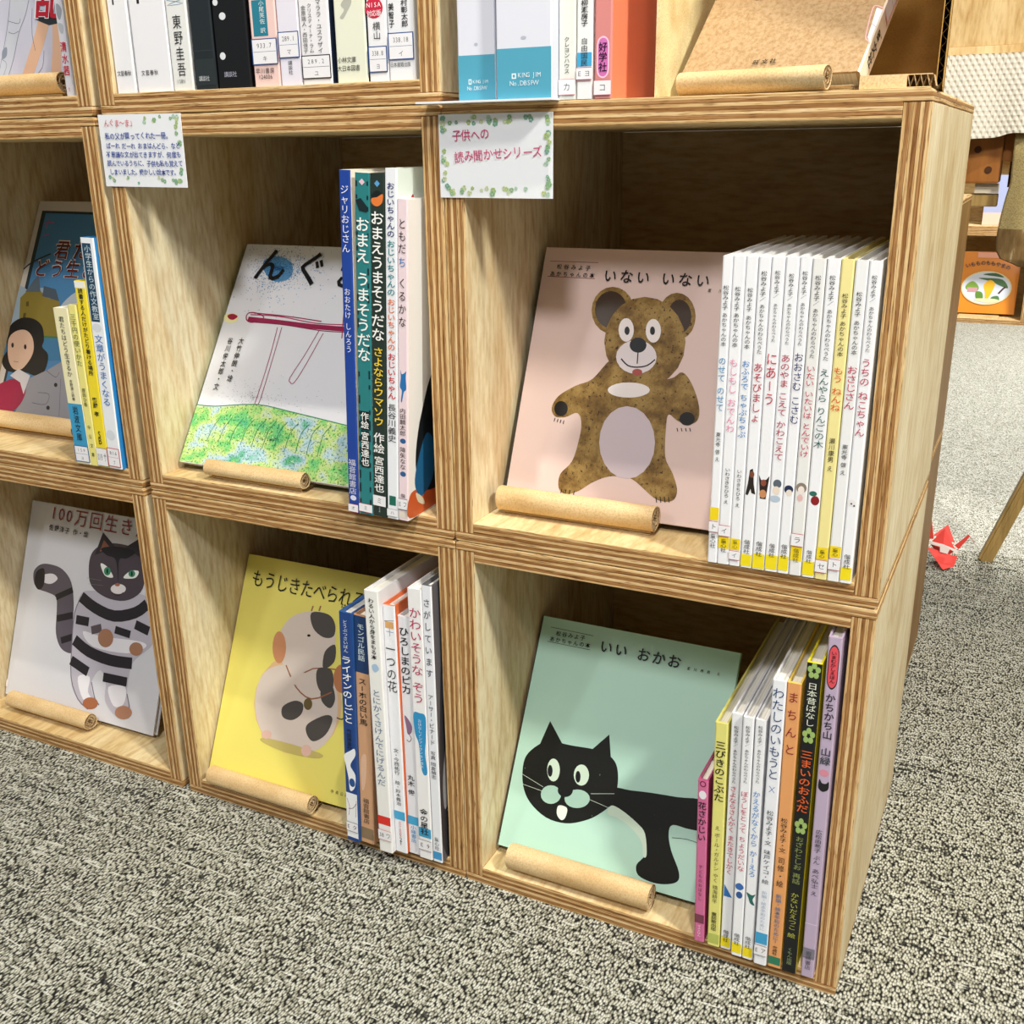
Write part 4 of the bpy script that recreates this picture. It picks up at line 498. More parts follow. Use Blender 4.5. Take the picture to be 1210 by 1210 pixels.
M_PAGE, _nt, _b = new_mat('paper pages', 0.8)
_c = ramp(_nt, noise(_nt, coords(_nt, (2500, 3, 3)), 1.0, 1), [(.35, '#d8d3c6'), (.6, '#f4f1e8')])
_nt.links.new(_c, _b.inputs['Base Color'])

def special_fur():
    m, nt, b = new_mat('painted brown fur', 0.5)
    n = noise(nt, coords(nt, (45, 45, 45), False), 1.0, 6, 0.7)
    n2 = noise(nt, coords(nt, (260, 260, 260), False), 1.0, 3, 0.7)
    c = ramp(nt, n, [(.3, '#4d3718'), (.45, '#7a5c2a'), (.6, '#a08248'), (.75, '#6a4e24')])
    c = mix(nt, 1.0, c, ramp(nt, n2, [(.34, '#4a3818'), (.42, '#ffffff'), (.72, '#ffffff')]), 'MULTIPLY')
    nt.links.new(c, b.inputs['Base Color']); return m
def special_ink():
    m, nt, b = new_mat('black block print', 0.5)
    n = noise(nt, coords(nt, (160, 160, 160), False), 1.0, 4, 0.7)
    nt.links.new(ramp(nt, n, [(.28, '#8fa896'), (.31, '#10120f'), (1, '#15140f')]), b.inputs['Base Color']); return m
def special_meadow():
    m, nt, b = new_mat('sprayed meadow', 0.5)
    n = noise(nt, coords(nt, (22, 22, 30), False), 1.0, 3, 0.6)
    n2 = noise(nt, coords(nt, (420, 420, 420), False), 1.0, 2, 0.7)
    n3 = noise(nt, coords(nt, (260, 260, 260), False), 1.0, 3, 0.8)
    c = ramp(nt, n, [(.3, '#4cb888'), (.42, '#7fcf74'), (.5, '#c6dc88'), (.58, '#b9d4e4'), (.68, '#58b48c'), (.8, '#8ad07a')])
    c = mix(nt, 1.0, c, ramp(nt, n2, [(.36, '#4a8a68'), (.46, '#ffffff')]), 'MULTIPLY')
    c = mix(nt, ramp(nt, n3, [(.60, 0.0), (.66, 1.0)]), c, rgb('#e4e8c8'))
    nt.links.new(c, b.inputs['Base Color']); return m
SPECIAL = {'fur': special_fur, 'ink': special_ink, 'meadow': special_meadow}

# ---------------------------------------------------------------- object helpers
def mesh_obj(name, verts, faces, mats, fm=None, parent=None, loc=(0, 0, 0), smooth=False, bevel=0.0):
    me = bpy.data.meshes.new(name)
    me.from_pydata([tuple(v) for v in verts], [], faces)
    for m in mats: me.materials.append(m)
    if fm: me.polygons.foreach_set('material_index', fm)
    if bevel:
        bm = bmesh.new(); bm.from_mesh(me)
        bmesh.ops.recalc_face_normals(bm, faces=bm.faces)
        ed = [e for e in bm.edges if len(e.link_faces) == 2 and e.calc_face_angle(0) > 0.6]
        bmesh.ops.bevel(bm, geom=ed, offset=bevel, segments=2, profile=0.6, affect='EDGES', clamp_overlap=True)
        bm.to_mesh(me); bm.free()
    if smooth: me.polygons.foreach_set('use_smooth', [True] * len(me.polygons))
    me.update()
    o = bpy.data.objects.new(name, me); COL.objects.link(o)
    o.location = loc
    if parent: o.parent = parent
    return o
def thing(name, label, cat, loc=(0, 0, 0), rot=(0, 0, 0), group=None):
    o = bpy.data.objects.new(name, None); COL.objects.link(o)
    o.empty_display_size = 0.02
    o.location = loc; o.rotation_euler = rot
    return tag(o, label, cat, group)
def tag(o, label=None, cat=None, group=None, kind=None):
    if label: o['label'] = label
    if cat: o['category'] = cat
    if group: o['group'] = group
    if kind: o['kind'] = kind
    return o
def copy_tree(o, parent=None):
    c = o.copy(); COL.objects.link(c)
    if parent: c.parent = parent
    for ch in list(o.children): copy_tree(ch, c)
    return c
class MB:
    def __init__(s): s.v = []; s.f = []; s.m = []
    def add(s, v, f, m=0):
        k = len(s.v); s.v += [tuple(a) for a in v]; s.f += [tuple(i + k for i in q) for q in f]; s.m += [m] * len(f)
    def box(s, x0, y0, z0, x1, y1, z1, m=0):
        s.add([(x0, y0, z0), (x1, y0, z0), (x1, y1, z0), (x0, y1, z0), (x0, y0, z1), (x1, y0, z1), (x1, y1, z1), (x0, y1, z1)],
              [(0, 3, 2, 1), (4, 5, 6, 7), (0, 1, 5, 4), (1, 2, 6, 5), (2, 3, 7, 6), (3, 0, 4, 7)], m)
    def prism(s, pts, a, b, axis, m=0, caps=True):
        """closed profile swept from a to b along an axis; pts are in the other two axes in order"""
        n = len(pts)
        def P(p, t): return {'X': (t, p[0], p[1]), 'Y': (p[0], t, p[1]), 'Z': (p[0], p[1], t)}[axis]
        v = [P(p, a) for p in pts] + [P(p, b) for p in pts]
        f = [(i, (i + 1) % n, n + (i + 1) % n, n + i) for i in range(n)]
        if caps: f += [tuple(range(n - 1, -1, -1)), tuple(range(n, 2 * n))]
        s.add(v, f, m)
    def ribbon(s, pts, a, b, axis, m=0):
        n = len(pts)
        def P(p, t): return {'X': (t, p[0], p[1]), 'Y': (p[0], t, p[1]), 'Z': (p[0], p[1], t)}[axis]
        s.add([P(p, a) for p in pts] + [P(p, b) for p in pts], [(i, i + 1, n + i + 1, n + i) for i in range(n - 1)], m)
    def bar(s, p, q, w, h, m=0):
        p = Vector(p); q = Vector(q); d = (q - p).normalized()
        a = d.cross(Vector((0, 1, 0))).normalized() * w / 2; c = d.cross(a).normalized() * h / 2
        s.add([p - a - c, p + a - c, p + a + c, p - a + c, q - a - c, q + a - c, q + a + c, q - a + c],
              [(0, 3, 2, 1), (4, 5, 6, 7), (0, 1, 5, 4), (1, 2, 6, 5), (2, 3, 7, 6), (3, 0, 4, 7)], m)
    def obj(s, name, mats, parent=None, loc=(0, 0, 0), smooth=False, bevel=0.0):
        return mesh_obj(name, s.v, s.f, mats, s.m, parent, loc, smooth, bevel)

# ---------------------------------------------------------------- flat print: glyphs, shapes, strokes
GLYPH = {}
def glyph(ch, bold):
    key = (ch, bold)
    if key in GLYPH: return GLYPH[key]
    cu = bpy.data.curves.new('g', 'FONT'); cu.body = ch; cu.size = 1; cu.resolution_u = 2
    cu.offset = {0: 0.0, 1: 0.012, 2: 0.022, 3: 0.036}[bold]
    ob = bpy.data.objects.new('g', cu); COL.objects.link(ob)
    bpy.context.view_layer.update()
    me = bpy.data.meshes.new_from_object(ob.evaluated_get(bpy.context.evaluated_depsgraph_get()))
    v = [(p.co.x, p.co.y) for p in me.vertices]; f = [tuple(q.vertices) for q in me.polygons]
    if v:
        cx = 0.5 if ord(ch) > 0x2000 else (min(a[0] for a in v) + max(a[0] for a in v)) / 2
        if ch in '、。': cx = 0.5
        v = [(a[0] - cx, a[1] - 0.36) for a in v]
    COL.objects.unlink(ob); bpy.data.objects.remove(ob); bpy.data.curves.remove(cu); bpy.data.meshes.remove(me)
    GLYPH[key] = (v, f); return GLYPH[key]
def units(t): return sum(0.5 if c == ' ' else (0.58 if ord(c) < 0x2000 else 1.0) for c in t)
def catmull(p, closed=True, k=4):
    n = len(p); out = []
    rng = range(n) if closed else range(n - 1)
    for i in rng:
        g = (lambda j: p[j % n]) if closed else (lambda j: p[max(0, min(n - 1, j))])
        a, b, c, d = g(i - 1), g(i), g(i + 1), g(i + 2)
        for s in range(k):
            t = s / k
            out.append(tuple(0.5 * (2 * b[q] + (c[q] - a[q]) * t + (2 * a[q] - 5 * b[q] + 4 * c[q] - d[q]) * t * t + (3 * b[q] - a[q] - 3 * c[q] + d[q]) * t ** 3) for q in (0, 1)))
    if not closed: out.append(p[-1])
    return out
class Print:
    """flat ink on a plane; u, v in millimetres; every mark a hair above the one before"""
    def __init__(s, base=0.00010, xf=None):
        s.v = []; s.f = []; s.m = []; s.mats = []; s.off = base; s.xf = xf or (lambda u, v, o: (u, -o, v))
    def mi(s, col):
        m = film(col)
        if m not in s.mats: s.mats.append(m)
        return s.mats.index(m)
    def raw(s, pts, faces, col):
        k = len(s.v); s.v += [s.xf(u / 1000, v / 1000, s.off) for u, v in pts]
        s.f += [tuple(i + k for i in q) for q in faces]; s.m += [s.mi(col)] * len(faces)
    stepv = 0.000014
    def step(s): s.off += s.stepv
    def poly(s, pts, col): s.raw(pts, [tuple(range(len(pts)))], col); s.step()
    def blob(s, pts, col): s.poly(catmull(pts), col)
    def ell(s, cx, cy, rx, ry, col, n=18): s.poly([(cx + rx * math.cos(i * 2 * math.pi / n), cy + ry * math.sin(i * 2 * math.pi / n)) for i in range(n)], col)
    def rect(s, u0, u1, v0, v1, col): s.poly([(u0, v0), (u1, v0), (u1, v1), (u0, v1)], col)
    def stroke(s, pts, w, col):
        if len(pts) > 2: pts = catmull(pts, False, 3)
        L = []; Rr = []
        for i, p in enumerate(pts):
            a = pts[max(0, i - 1)]; b = pts[min(len(pts) - 1, i + 1)]
            dx, dy = b[0] - a[0], b[1] - a[1]; l = math.hypot(dx, dy) or 1
            L.append((p[0] - dy / l * w / 2, p[1] + dx / l * w / 2)); Rr.append((p[0] + dy / l * w / 2, p[1] - dx / l * w / 2))
        n = len(pts)
        s.raw(L + Rr, [(i, i + 1, n + i + 1, n + i) for i in range(n - 1)], col); s.step()
    def text(s, t, a, b, size, col, bold=0, vertical=False, jitter=0.0):
        n = units(t)
        if not n: return
        dx, dy = b[0] - a[0], b[1] - a[1]; l = math.hypot(dx, dy); dx /= l; dy /= l
        pitch = l / n; pos = 0.0
        if vertical: X = (-dy, dx); Y = (-dx, -dy)
        else: X = (dx, dy); Y = (-dy, dx)
        for ch in t:
            u = 0.5 if ch == ' ' else (0.58 if ord(ch) < 0x2000 else 1.0)
            mid = (pos + u / 2) * pitch; pos += u
            if ch == ' ': continue
            gv, gf = glyph(ch, bold)
            if not gv: continue
            if vertical: sx = min(size, pitch * 1.25); sy = min(pitch * 0.98, size * 1.15)
            else: sx = min(size, pitch * 1.04); sy = size
            cx = a[0] + dx * mid; cy = a[1] + dy * mid
            if not vertical: cx += Y[0] * size * 0.36; cy += Y[1] * size * 0.36
            if jitter: cx += random.uniform(-jitter, jitter) * size; cy += random.uniform(-jitter, jitter) * size
            rot = vertical and ch in 'ー〜~'
            P = []
            for gx, gy in gv:
                if rot: gx, gy = -gy * 0.9, -gx * 0.9
                gx *= sx; gy *= sy
                P.append((cx + X[0] * gx + Y[0] * gy, cy + X[1] * gx + Y[1] * gy))
            s.raw(P, gf, col)
        s.step()
    def obj(s, name, parent):
        if not s.f: return None
        return mesh_obj(name, s.v, s.f, s.mats, s.m, parent)

# ---------------------------------------------------------------- setting
def carpet(name, light, mid, dark, dens, k=1.0):
    """loop pile: slanting loops in rows, some of them dark, with long pale yarns between"""
    m, nt, b = new_mat(name, 0.95)
    tc = nt.nodes.new('ShaderNodeTexCoord')
    mp = nd(nt, 'ShaderNodeMapping', None, Vector=tc.outputs['Object'])
    mp.inputs['Rotation'].default_value = (0, 0, R(24)); mp.inputs['Scale'].default_value = (420, 225, 1)
    vo = nd(nt, 'ShaderNodeTexVoronoi', {'voronoi_dimensions': '2D'}, Vector=mp.outputs[0], Scale=1.0)
    cell = nd(nt, 'ShaderNodeSeparateColor', None, Color=vo.outputs['Color'])
    row = noise(nt, coords(nt, (6, 75, 1), False), 1.0, 3, 0.6)
    strand = noise(nt, coords(nt, (30, 210, 1), False), 1.0, 1.5, 0.5)
    c = ramp(nt, vo.outputs['Distance'], [(0.0, light), (.30, light), (.52, mid), (.72, dark)])
    c = mix(nt, 1.0, c, ramp(nt, cell.outputs[0], [(0, '#9c9a90'), (.5, '#e4e2da'), (1, '#ffffff')]), 'MULTIPLY')
    thr = math_(nt, 'ADD', cell.outputs[1], math_(nt, 'MULTIPLY', math_(nt, 'SUBTRACT', row, 0.5), 2.4))
    kk = nd(nt, 'ShaderNodeClamp', None, Value=math_(nt, 'MULTIPLY', math_(nt, 'SUBTRACT', thr, dens), 9.0)).outputs[0]
    c = mix(nt, math_(nt, 'MULTIPLY', kk, .9), c, rgb(dark))
    c = mix(nt, ramp(nt, strand, [(.63, 0.0), (.69, 0.8)]), c, rgb(light))
    nt.links.new(c, b.inputs['Base Color'])
    hgt = math_(nt, 'SUBTRACT', math_(nt, 'SUBTRACT', 0.8, vo.outputs['Distance']), math_(nt, 'MULTIPLY', kk, .3))
    bump(nt, b, hgt, 0.8, 0.0025)
    return m
mb = MB(); mb.box(-3.5, -4.0, -0.02, 3.5, 1.235, 0.0)
tag(mb.obj('floor', [carpet('grey woven carpet', '#dadace', '#86867c', '#1c1c1a', 0.95)]), kind='structure')
mb = MB(); mb.box(-3.5, 1.235, -0.02, 3.5, 7.5, 0.0)
tag(mb.obj('floor', [carpet('pale carpet', '#e2e2da', '#cacac2', '#8c8c84', 1.2)]), kind='structure')
mwall, _, _b2 = new_mat('painted wall', 0.9); _b2.inputs['Base Color'].default_value = rgb('#d8d2c6')
mb = MB(); mb.box(-3.5, 7.5, 0, 3.5, 7.6, 2.8)
tag(mb.obj('wall_back', [mwall]), kind='structure')

# ---------------------------------------------------------------- plywood cubes
W = 0.38; H = 0.3816; D = 0.38; T = 0.019; LIP = 0.0085; PITCH = 0.3826
def cap_panel(name, parent, z, flip):
    """board across the full width: a thin lip over the sides and a full-thickness middle between them, outer corners rounded"""
    r = 0.0032
    pts = [(W, LIP), (W, r)] + [(W - r + r * math.cos(a), r - r * math.sin(a)) for a in (0.4, 0.8, 1.2)] + [(W - r, 0), (r, 0)] + \
          [(r - r * math.sin(a), r - r * math.cos(a)) for a in (0.4, 0.8, 1.2)] + [(0, r), (0, LIP), (T + .0002, LIP), (T + .0002, T), (W - T - .0002, T), (W - T - .0002, LIP)]
    if flip: pts = [(x, T - zz) for x, zz in pts][::-1]
    m = MB(); m.prism(pts, 0, D, 'Y', 0)
    o = m.obj(name, [M_EZ, M_FH], parent, (0, 0, z), bevel=0.0007)
    for p in o.data.polygons:
        if abs(p.normal.z) > 0.6 and (p.area > 0.02): p.material_index = 1
    return o
def make_cube(label, group=None):
    t = thing('plywood_cube_shelf', label, 'shelf', group=group)
    cap_panel('bottom_panel', t, 0, False)
    cap_panel('top_panel', t, H - T, True)
    for x in (0, W - T):
        m = MB(); m.box(0, 0.0004, 0, T, D, H - 2 * LIP - .0004)
        o = m.obj('side_panel', [M_EX, M_FV], t, (x, 0, LIP + .0002), bevel=0.0006)
        for p in o.data.polygons:
            if abs(p.normal.x) > 0.8 and p.area > 0.02: p.material_index = 1
    m = MB(); m.box(T + .0003, D - 0.008, T + .0003, W - T - .0003, D - 0.002, H - T - .0003)
    m.obj('back_panel', [M_FB], t)
    return t
XC, XB, XA = 0.0, -0.381, -0.7722
CUBES = [(XC, 0, 0, 'lower right plywood cube holding the black cat picture book'),
         (XC, 0, 1, 'upper right plywood cube holding the brown bear picture book'),
         (XB, 0, 0, 'lower middle plywood cube holding the yellow cow picture book'),
         (XB, 0, 1, 'middle plywood cube holding the sprayed blue and green picture book'),
         (XB, 0, 2, 'uppermost middle plywood cube filled with upright hardbacks'),
         (XA, 0, 0, 'lower left plywood cube holding the striped cat picture book'),
         (XA, 0, 1, 'middle left plywood cube holding the seaside tower book'),
         (XA, 0, 2, 'uppermost left plywood cube holding the pale comic book')]
G = 'plywood cubes stacked in the bookshelf'
proto = make_cube(CUBES[0][3], G)
for i, (x, y, k, lab) in enumerate(CUBES):
    c = proto if i == 0 else copy_tree(proto)
    c.location = (x, y, k * PITCH); c['label'] = lab
# second row of cubes standing back to back with the first
for k, lab in ((0, 'lower cube behind the lower right one, a thin brown strip beside the carpet'), (1, 'upper cube behind the upper right one, its edge showing beside the table')):
    c = copy_tree(proto); c.rotation_euler = (0, 0, math.pi); c.location = (0.3615, 0.8125, k * PITCH * .868); c.scale = (1, 1, .868); c['label'] = lab
    c['group'] = 'plywood cubes standing behind the bookshelf'
for o in list(COL.objects):
    if o.parent and o.parent.get('group') == 'plywood cubes standing behind the bookshelf' and o.name.startswith('side_panel'):
        o.data = o.data.copy(); o.data.materials[0] = M_BROWN; o.data.materials[1] = M_BROWN
# far cubes across the pale carpet
FG = 'far plywood cubes across the room'
for (x, k, lab) in ((0.045, 0, 'far floor cube holding the orange picture book'), (0.045, 1, 'far upper cube above the one with the orange book'), (0.427, 0, 'far floor cube at the right edge of the picture')):
    c = copy_tree(proto); c.location = (x, 4.12, k * PITCH); c['label'] = lab; c['group'] = FG

# ---------------------------------------------------------------- upright books, spine to the front
def U_cover(m, w, h, d, c=0.0016, r=0.0012):
    out = [(0, d), (0, r), (r * .3, r * .3), (r, 0), (w - r, 0), (w - r * .3, r * .3), (w, r), (w, d)]
    inn = [(w - c, d), (w - c, c + .001), (c, c + .001), (c, d)]
    m.prism(out + inn, 0, h, 'Z')
SIDE = {'#efd9de': [('#c2582c', [(3, 2), (60, 2), (200, 3), (200, 30), (60, 32), (20, 28), (3, 24)]), ('#15181c', [(16, 40), (30, 22), (80, 20), (150, 40), (160, 110), (110, 150), (50, 140), (24, 100), (14, 65)]),
                    ('#1f5f8c', [(12, 38), (20, 60), (34, 78), (50, 60), (44, 30), (26, 18), (16, 24)]), ('#d8ccb0', [(14, 24), (18, 14), (30, 8), (26, 16)])],
        '#eef0f5': [('#b3262c', [(20, 284), (26, 292), (30, 284), (40, 282), (36, 276), (24, 276)])],
        '#eceef4': [('#2c2c34', [(3, 20), (60, 10), (150, 20), (150, 280), (80, 290), (20, 270)]), ('#8a8a90', [(10, 60), (30, 90), (20, 140), (8, 100)]), ('#9a9aa2', [(15, 180), (40, 210), (20, 250)])]}
def spine_book(x, y, z, w, h, lean, d, col, side, label, els, kind, group):
    t = thing(kind, label, 'binder' if kind == 'ring_binder' else 'book', (x, y, z + max(0, w * math.sin(R(lean)))), (0, R(lean), 0), group)
    m = MB(); U_cover(m, w, h, d)
    m.m = [0 if 1 <= i <= 5 else 1 for i in range(len(m.f))]
    cov = m.obj('cover', [film(col), film(side)], t)
    m = MB(); m.box(.0018, .0032, .003, w - .0018, d - .004, h - .004)
    m.obj('page_block', [M_PAGE], t)
    W_ = w * 1000
    pic = Print(0.00010); txt = Print(0.00045)
    pic.stepv = min(0.000014, 0.0003 / (len(els) + 1))
    for e in els:
        k = e[0]
        if k == 't':
            v0 = min(e[3], h * 1000 - 2); v1 = max(e[4], 1.5)
            if v0 - v1 < 1: continue
            txt.text(e[1], (e[2], e[3]), (e[2], e[4]), e[5], e[6], e[7], True)
        elif k == 'h': txt.text(e[1], (e[2] - e[4] / 2, e[3] - 1.2), (e[2] + e[4] / 2, e[3] - 1.2), min(e[4] / max(1, units(e[1])) * 1.15, 5), e[5], 0)
        elif k == 'r': pic.rect(max(e[1], .4), min(e[2], W_ - .4), max(e[3], .4), min(e[4], h * 1000 - .4), e[5])
        elif k == 'e': pic.ell(e[2], e[3], e[4], e[5], e[1])
        elif k == 'w': pic.poly(e[2], e[1])
        elif k == 's': pic.blob(e[2], e[1])
        elif k == 'l': pic.stroke(e[3], e[2], e[1])
        elif k == 'L':
            lb = Print(0.00075); a, b = max(e[1], .6), e[2]
            lb.rect(.15, W_ - .15, a, b, e[3]); q = .45 if W_ < 18 else .8
            sd = .15 if W_ < 18 else 1.2
            lb.rect(sd, W_ - sd, a + q, b - q, '#efedf0')
            parts = e[4].split(' ')
            if len(parts) == 2 and W_ > 18:
                lb.rect(sd + .6, W_ - sd - .6, (a + b) / 2 - .15, (a + b) / 2 + .15, e[3])
                lb.text(parts[0], (W_ * .2, b - (b - a) * .36), (W_ * .8, b - (b - a) * .36), (b - a) * .26, '#55565c', 0)
                lb.text(parts[1], (W_ * .4, a + (b - a) * .14), (W_ * .6, a + (b - a) * .14), (b - a) * .24, '#55565c', 0)
            else:
                s_ = min(W_ * .8, (b - a) * .55)
                un = units(e[4]); hw = min(W_ * .42, un * s_ * .5)
                lb.text(e[4], (W_ / 2 - hw, (a + b) / 2 - s_ * .36), (W_ / 2 + hw, (a + b) / 2 - s_ * .36), s_, '#3a3a40', 0)
            lb.obj('library_label', cov)
    pic.obj('spine_picture', cov); txt.obj('spine_lettering', cov)
    if col in SIDE:
        sp = Print(0.00012, lambda u, v, o: (w + o, u, v))
        for c_, pts in SIDE[col]: sp.blob(pts, c_)
        sp.obj('side_picture', cov)
    return t
GROUPS = {'C2': 'spines beside the bear book', 'C1': 'spines beside the black cat book', 'B2': 'spines beside the sprayed picture book', 'B1': 'spines beside the cow book',
          'A2': 'spines beside the seaside tower book', 'B3': 'hardbacks on the upper middle shelf', 'A3': 'upper left shelf', 'top': 'books and binders on the right box top'}
for key, L in SPINES.items():
    for (kind, x, y, z, w, h, lean, d, col, side, lab, els) in L:
        spine_book(x, y, z + .0003, w, h, lean, d, col, side, lab, els, kind, GROUPS[key])

# ---------------------------------------------------------------- picture books shown cover first
COVER = {'bear': ('picture_book', 'picture book with a brown bear on a dusty pink cover, leaning back', '#dcc2ba', '#26302c', .0085, 0, [(K_, 0) for K_ in ()]),
         'green': ('picture_book', 'pale green picture book with a black cat on its cover, leaning back', '#b6dccb', '#1c2420', .0085, 0, None),
         'cow': ('picture_book', 'yellow picture book with a spotted cow walking upright on its cover', '#e8dc70', '#d8cc5c', .008, 0, None),
         'ngu': ('picture_book', 'white picture book sprayed blue and green with crimson strokes on its cover', '#e2e3ea', '#5fb890', .008, 0, None),
         'cat': ('picture_book', 'white picture book with a grey and black striped cat standing on its cover', '#d8d8de', '#ccccd2', .009, 0, None),
         'movie': ('picture_book', 'white bordered book with blue sky, a tower and a dark-haired figure in grey', '#cfc8c0', '#c8c0b8', .009, 0, None),
         'kraft': ('thick_book', 'thick speckled kraft brown book leaning back against the cardboard on the box top', '#d8b484', '#ece0cc', .018, 1, None),
         'comic': ('comic_book', 'pale lilac comic book with standing legs and a large red character on its cover', '#ccccdc', '#d8d8e0', .010, 0, None)}
def face_book(key, loc, lean, yaw, w, h, els):
    kind, label, col, side, t_, right, _ = COVER[key]
    t = thing(kind, label, 'book', loc, (R(-lean), 0, R(yaw)), 'books standing with the cover to the front')
    c = .0017; r = .0012
    pr = [(w, 0), (r, 0), (0, r), (0, t_ - r), (r, t_), (w, t_), (w, t_ - c), (c + .001, t_ - c), (c + .001, c), (w, c)]
    if right: pr = [(w - a, b) for a, b in pr]
    m = MB(); m.prism(pr, 0, h, 'Z'); m.m = [1 if i in (1, 2, 3, 4, 5) else 0 for i in range(len(m.f))]
    body = M_KCOVER if key == 'kraft' else film(col)
    cov = m.obj('cover', [body, film(side)], t)
    m = MB(); m.box(.003 if not right else .004, c + .0002, .003, w - (.004 if not right else .003), t_ - c - .0002, h - .003)
    m.obj('page_block', [M_PAGE], t)
    pic = Print(0.00012); txt = Print(0.0013)
    lim = w * 1000 - .6; hl = h * 1000 - .6
    cl = lambda P: [(min(max(a, .6), lim), min(max(b, .6), hl)) for a, b in P]
    for e in els:
        q = e[0]
        if q == 'p': pic.poly(cl(e[2]), e[1])
        elif q == 'S': pic.poly(cl(catmull(e[2])), e[1])
        elif q == 'G': pic.poly(cl(e[2]), e[1])
        elif q == 'l': pic.stroke([p for p in cl(e[3])], e[2], e[1])
        elif q == 'SP':
            rr = random.Random(5)
            for i in range(e[5]):
                a = rr.uniform(0, 6.283); g = min(1.25, abs(rr.gauss(0, .55))) * 1.0
                u = e[2][0] + math.cos(a) * g * e[3]; v = e[2][1] + math.sin(a) * g * e[4]
                if not (1 < u < lim and 1 < v < hl): continue
                s_ = e[6] * rr.uniform(.4, 1.3) / 2 + .12
                pic.raw([(u - s_, v), (u, v - s_), (u + s_, v), (u, v + s_)], [(0, 1, 2, 3)], e[1])
            pic.step()
        elif q in 'TV':
            # keep only characters whose cell lies on the cover
            s0 = e[1]; a, b = e[2], e[3]
            n = units(s0)
            if q == 'T' and b[0] > lim:
                keep = ''
                for ch in s0:
                    if a[0] + (b[0] - a[0]) * units(keep + ch) / n > lim: break
                    keep += ch
                if not keep.strip(): continue
                f = units(keep) / n; b = (a[0] + (b[0] - a[0]) * f, a[1] + (b[1] - a[1]) * f); s0 = keep
            txt.text(s0, a, b, e[4], e[5], e[6], q == 'V')
    pic.obj('cover_picture', cov); txt.obj('cover_lettering', cov)
    if right:
        sp = Print(0.0002, lambda u, v, o: (w + o, u / 1, v))
        sp.text('旺文社', (t_ * 500, 46), (t_ * 500, 14), 9, '#1a1a1a', 2, True)
        sp.obj('spine_lettering', cov)
        sp = Print(0.0006, lambda u, v, o: (w + o, u, v))
        sp.rect(.8, 13, 58, 90, '#e6a8b0'); sp.rect(.8, 12, 59.5, 88.5, '#dcdade'); sp.rect(.8, 12, 73.4, 74, '#999999')
        sp.obj('library_label', cov)
    return t
M_KCOVER, _nt, _b = new_mat('speckled kraft cover', 0.6)
_n = noise(_nt, coords(_nt, (380, 380, 380)), 1.0, 4, 0.7)
_nt.links.new(ramp(_nt, _n, [(.3, '#967550'), (.45, '#ab8c64'), (.6, '#b99d78')]), _b.inputs['Base Color'])
for key, (loc, lean, yaw, w, h, els) in COVERS.items():
    face_book(key, loc, lean, yaw, w, h, els)

# ---------------------------------------------------------------- rolled cardboard stands that hold the cover-first books
def stand(label, x0, x1, yc, r, z, by, bt, th, tall=0.20, yaw=0.0, base_x=None, short=False):
    """roll in front, corrugated base under the book, slanted rest behind it (by: y of the book's lower front edge, bt: book thickness)"""
    t = thing('cardboard_book_stand', label, 'book stand', (x0, yc, z), (0, 0, R(yaw)), 'rolled cardboard book stands')
    L = x1 - x0; zc = r + (.0006 if short else .0042)
    n = 28; rr = random.Random(int(abs(x0) * 1000))
    wob = [1 + .05 * math.sin(3 * i * 2 * math.pi / n + x0 * 30) for i in range(n)]
    out = [(r * wob[i] * math.cos(i * 2 * math.pi / n), zc + r * .97 * wob[i] * math.sin(i * 2 * math.pi / n)) for i in range(n)]
    inn = [(a * .93, zc + (b - zc) * .93) for a, b in out]
    m = MB(); m.prism(out, 0, L, 'X', 0, False); m.prism(inn[::-1], 0, L, 'X', 1, False)
    for a in (0, L):
        v = [(a, *p) for p in out] + [(a, *p) for p in inn]
        m.add(v, [(i, (i + 1) % n, n + (i + 1) % n, n + i) for i in range(n)], 1)
    m.obj('paper_roll', [M_KRAFT2, M_FLUTE], t, smooth=True)
    m = MB(); N = 44; pts = []
    for i in range(N + 1):
        a = i * 2 * math.pi / N; q = r * (.90 if i % 2 else .58)
        pts.append((q * math.cos(a), zc + q * .97 * math.sin(a)))
    m.ribbon(pts, .0008, L - .0004, 'X', 0)
    m.ribbon([(r * .56 * math.cos(i * .3), zc + r * .54 * math.sin(i * .3)) for i in range(22)], .0008, L - .0002, 'X', 0)
    pts = []
    for i in range(23):
        a = i * 2 * math.pi / 22; q = r * (.52 if i % 2 else .26)
        pts.append((q * math.cos(a), zc + q * math.sin(a)))
    m.ribbon(pts, .0008, L - .0006, 'X', 0)
    m.obj('corrugated_core', [M_FLUTE], t, smooth=False)
    # base sheet, corrugated, from under the roll to under the book
    y1 = (by - yc - .001) if short else by - yc + bt + .055
    bx0, bx1 = (base_x if base_x else (.004, L - .004))
    m = MB(); ya = r * 1.08 if short else -r * .2
    m.box(bx0, ya, .0003, bx1, y1, .0008); m.box(bx0, ya, .0032, bx1, y1, .0037)
    k = int((y1 - ya) / .0022); m.ribbon([(ya + i * .0022, .0009 if i % 2 else .0031) for i in range(k)], bx0, bx1, 'X', 0)
    m.obj('base_sheet', [M_FLUTE], t)
    s, c = math.sin(R(th)), math.cos(R(th))
    m = MB(); yb = by - yc + (bt + .0012) * c + .001; o_ = .0018
    h0, h1 = .008, tall
    P = [(yb + h0 * s, .0032 + h0 * c), (yb + h1 * s, .0032 + h1 * c), (yb + h1 * s + .004, .0032 + h1 * c), (yb + h0 * s + .004, .0032 + h0 * c)]
    m.prism(P, bx0 + .01, bx1 - .002, 'X')
    m.obj('back_rest', [M_KRAFT], t)
    return t
FZ = T + .0002
stand('rolled cardboard stand in front of the black cat book', .0462, .1996, .0290 - .0165, .0130, FZ, .0300, .0085, 29)
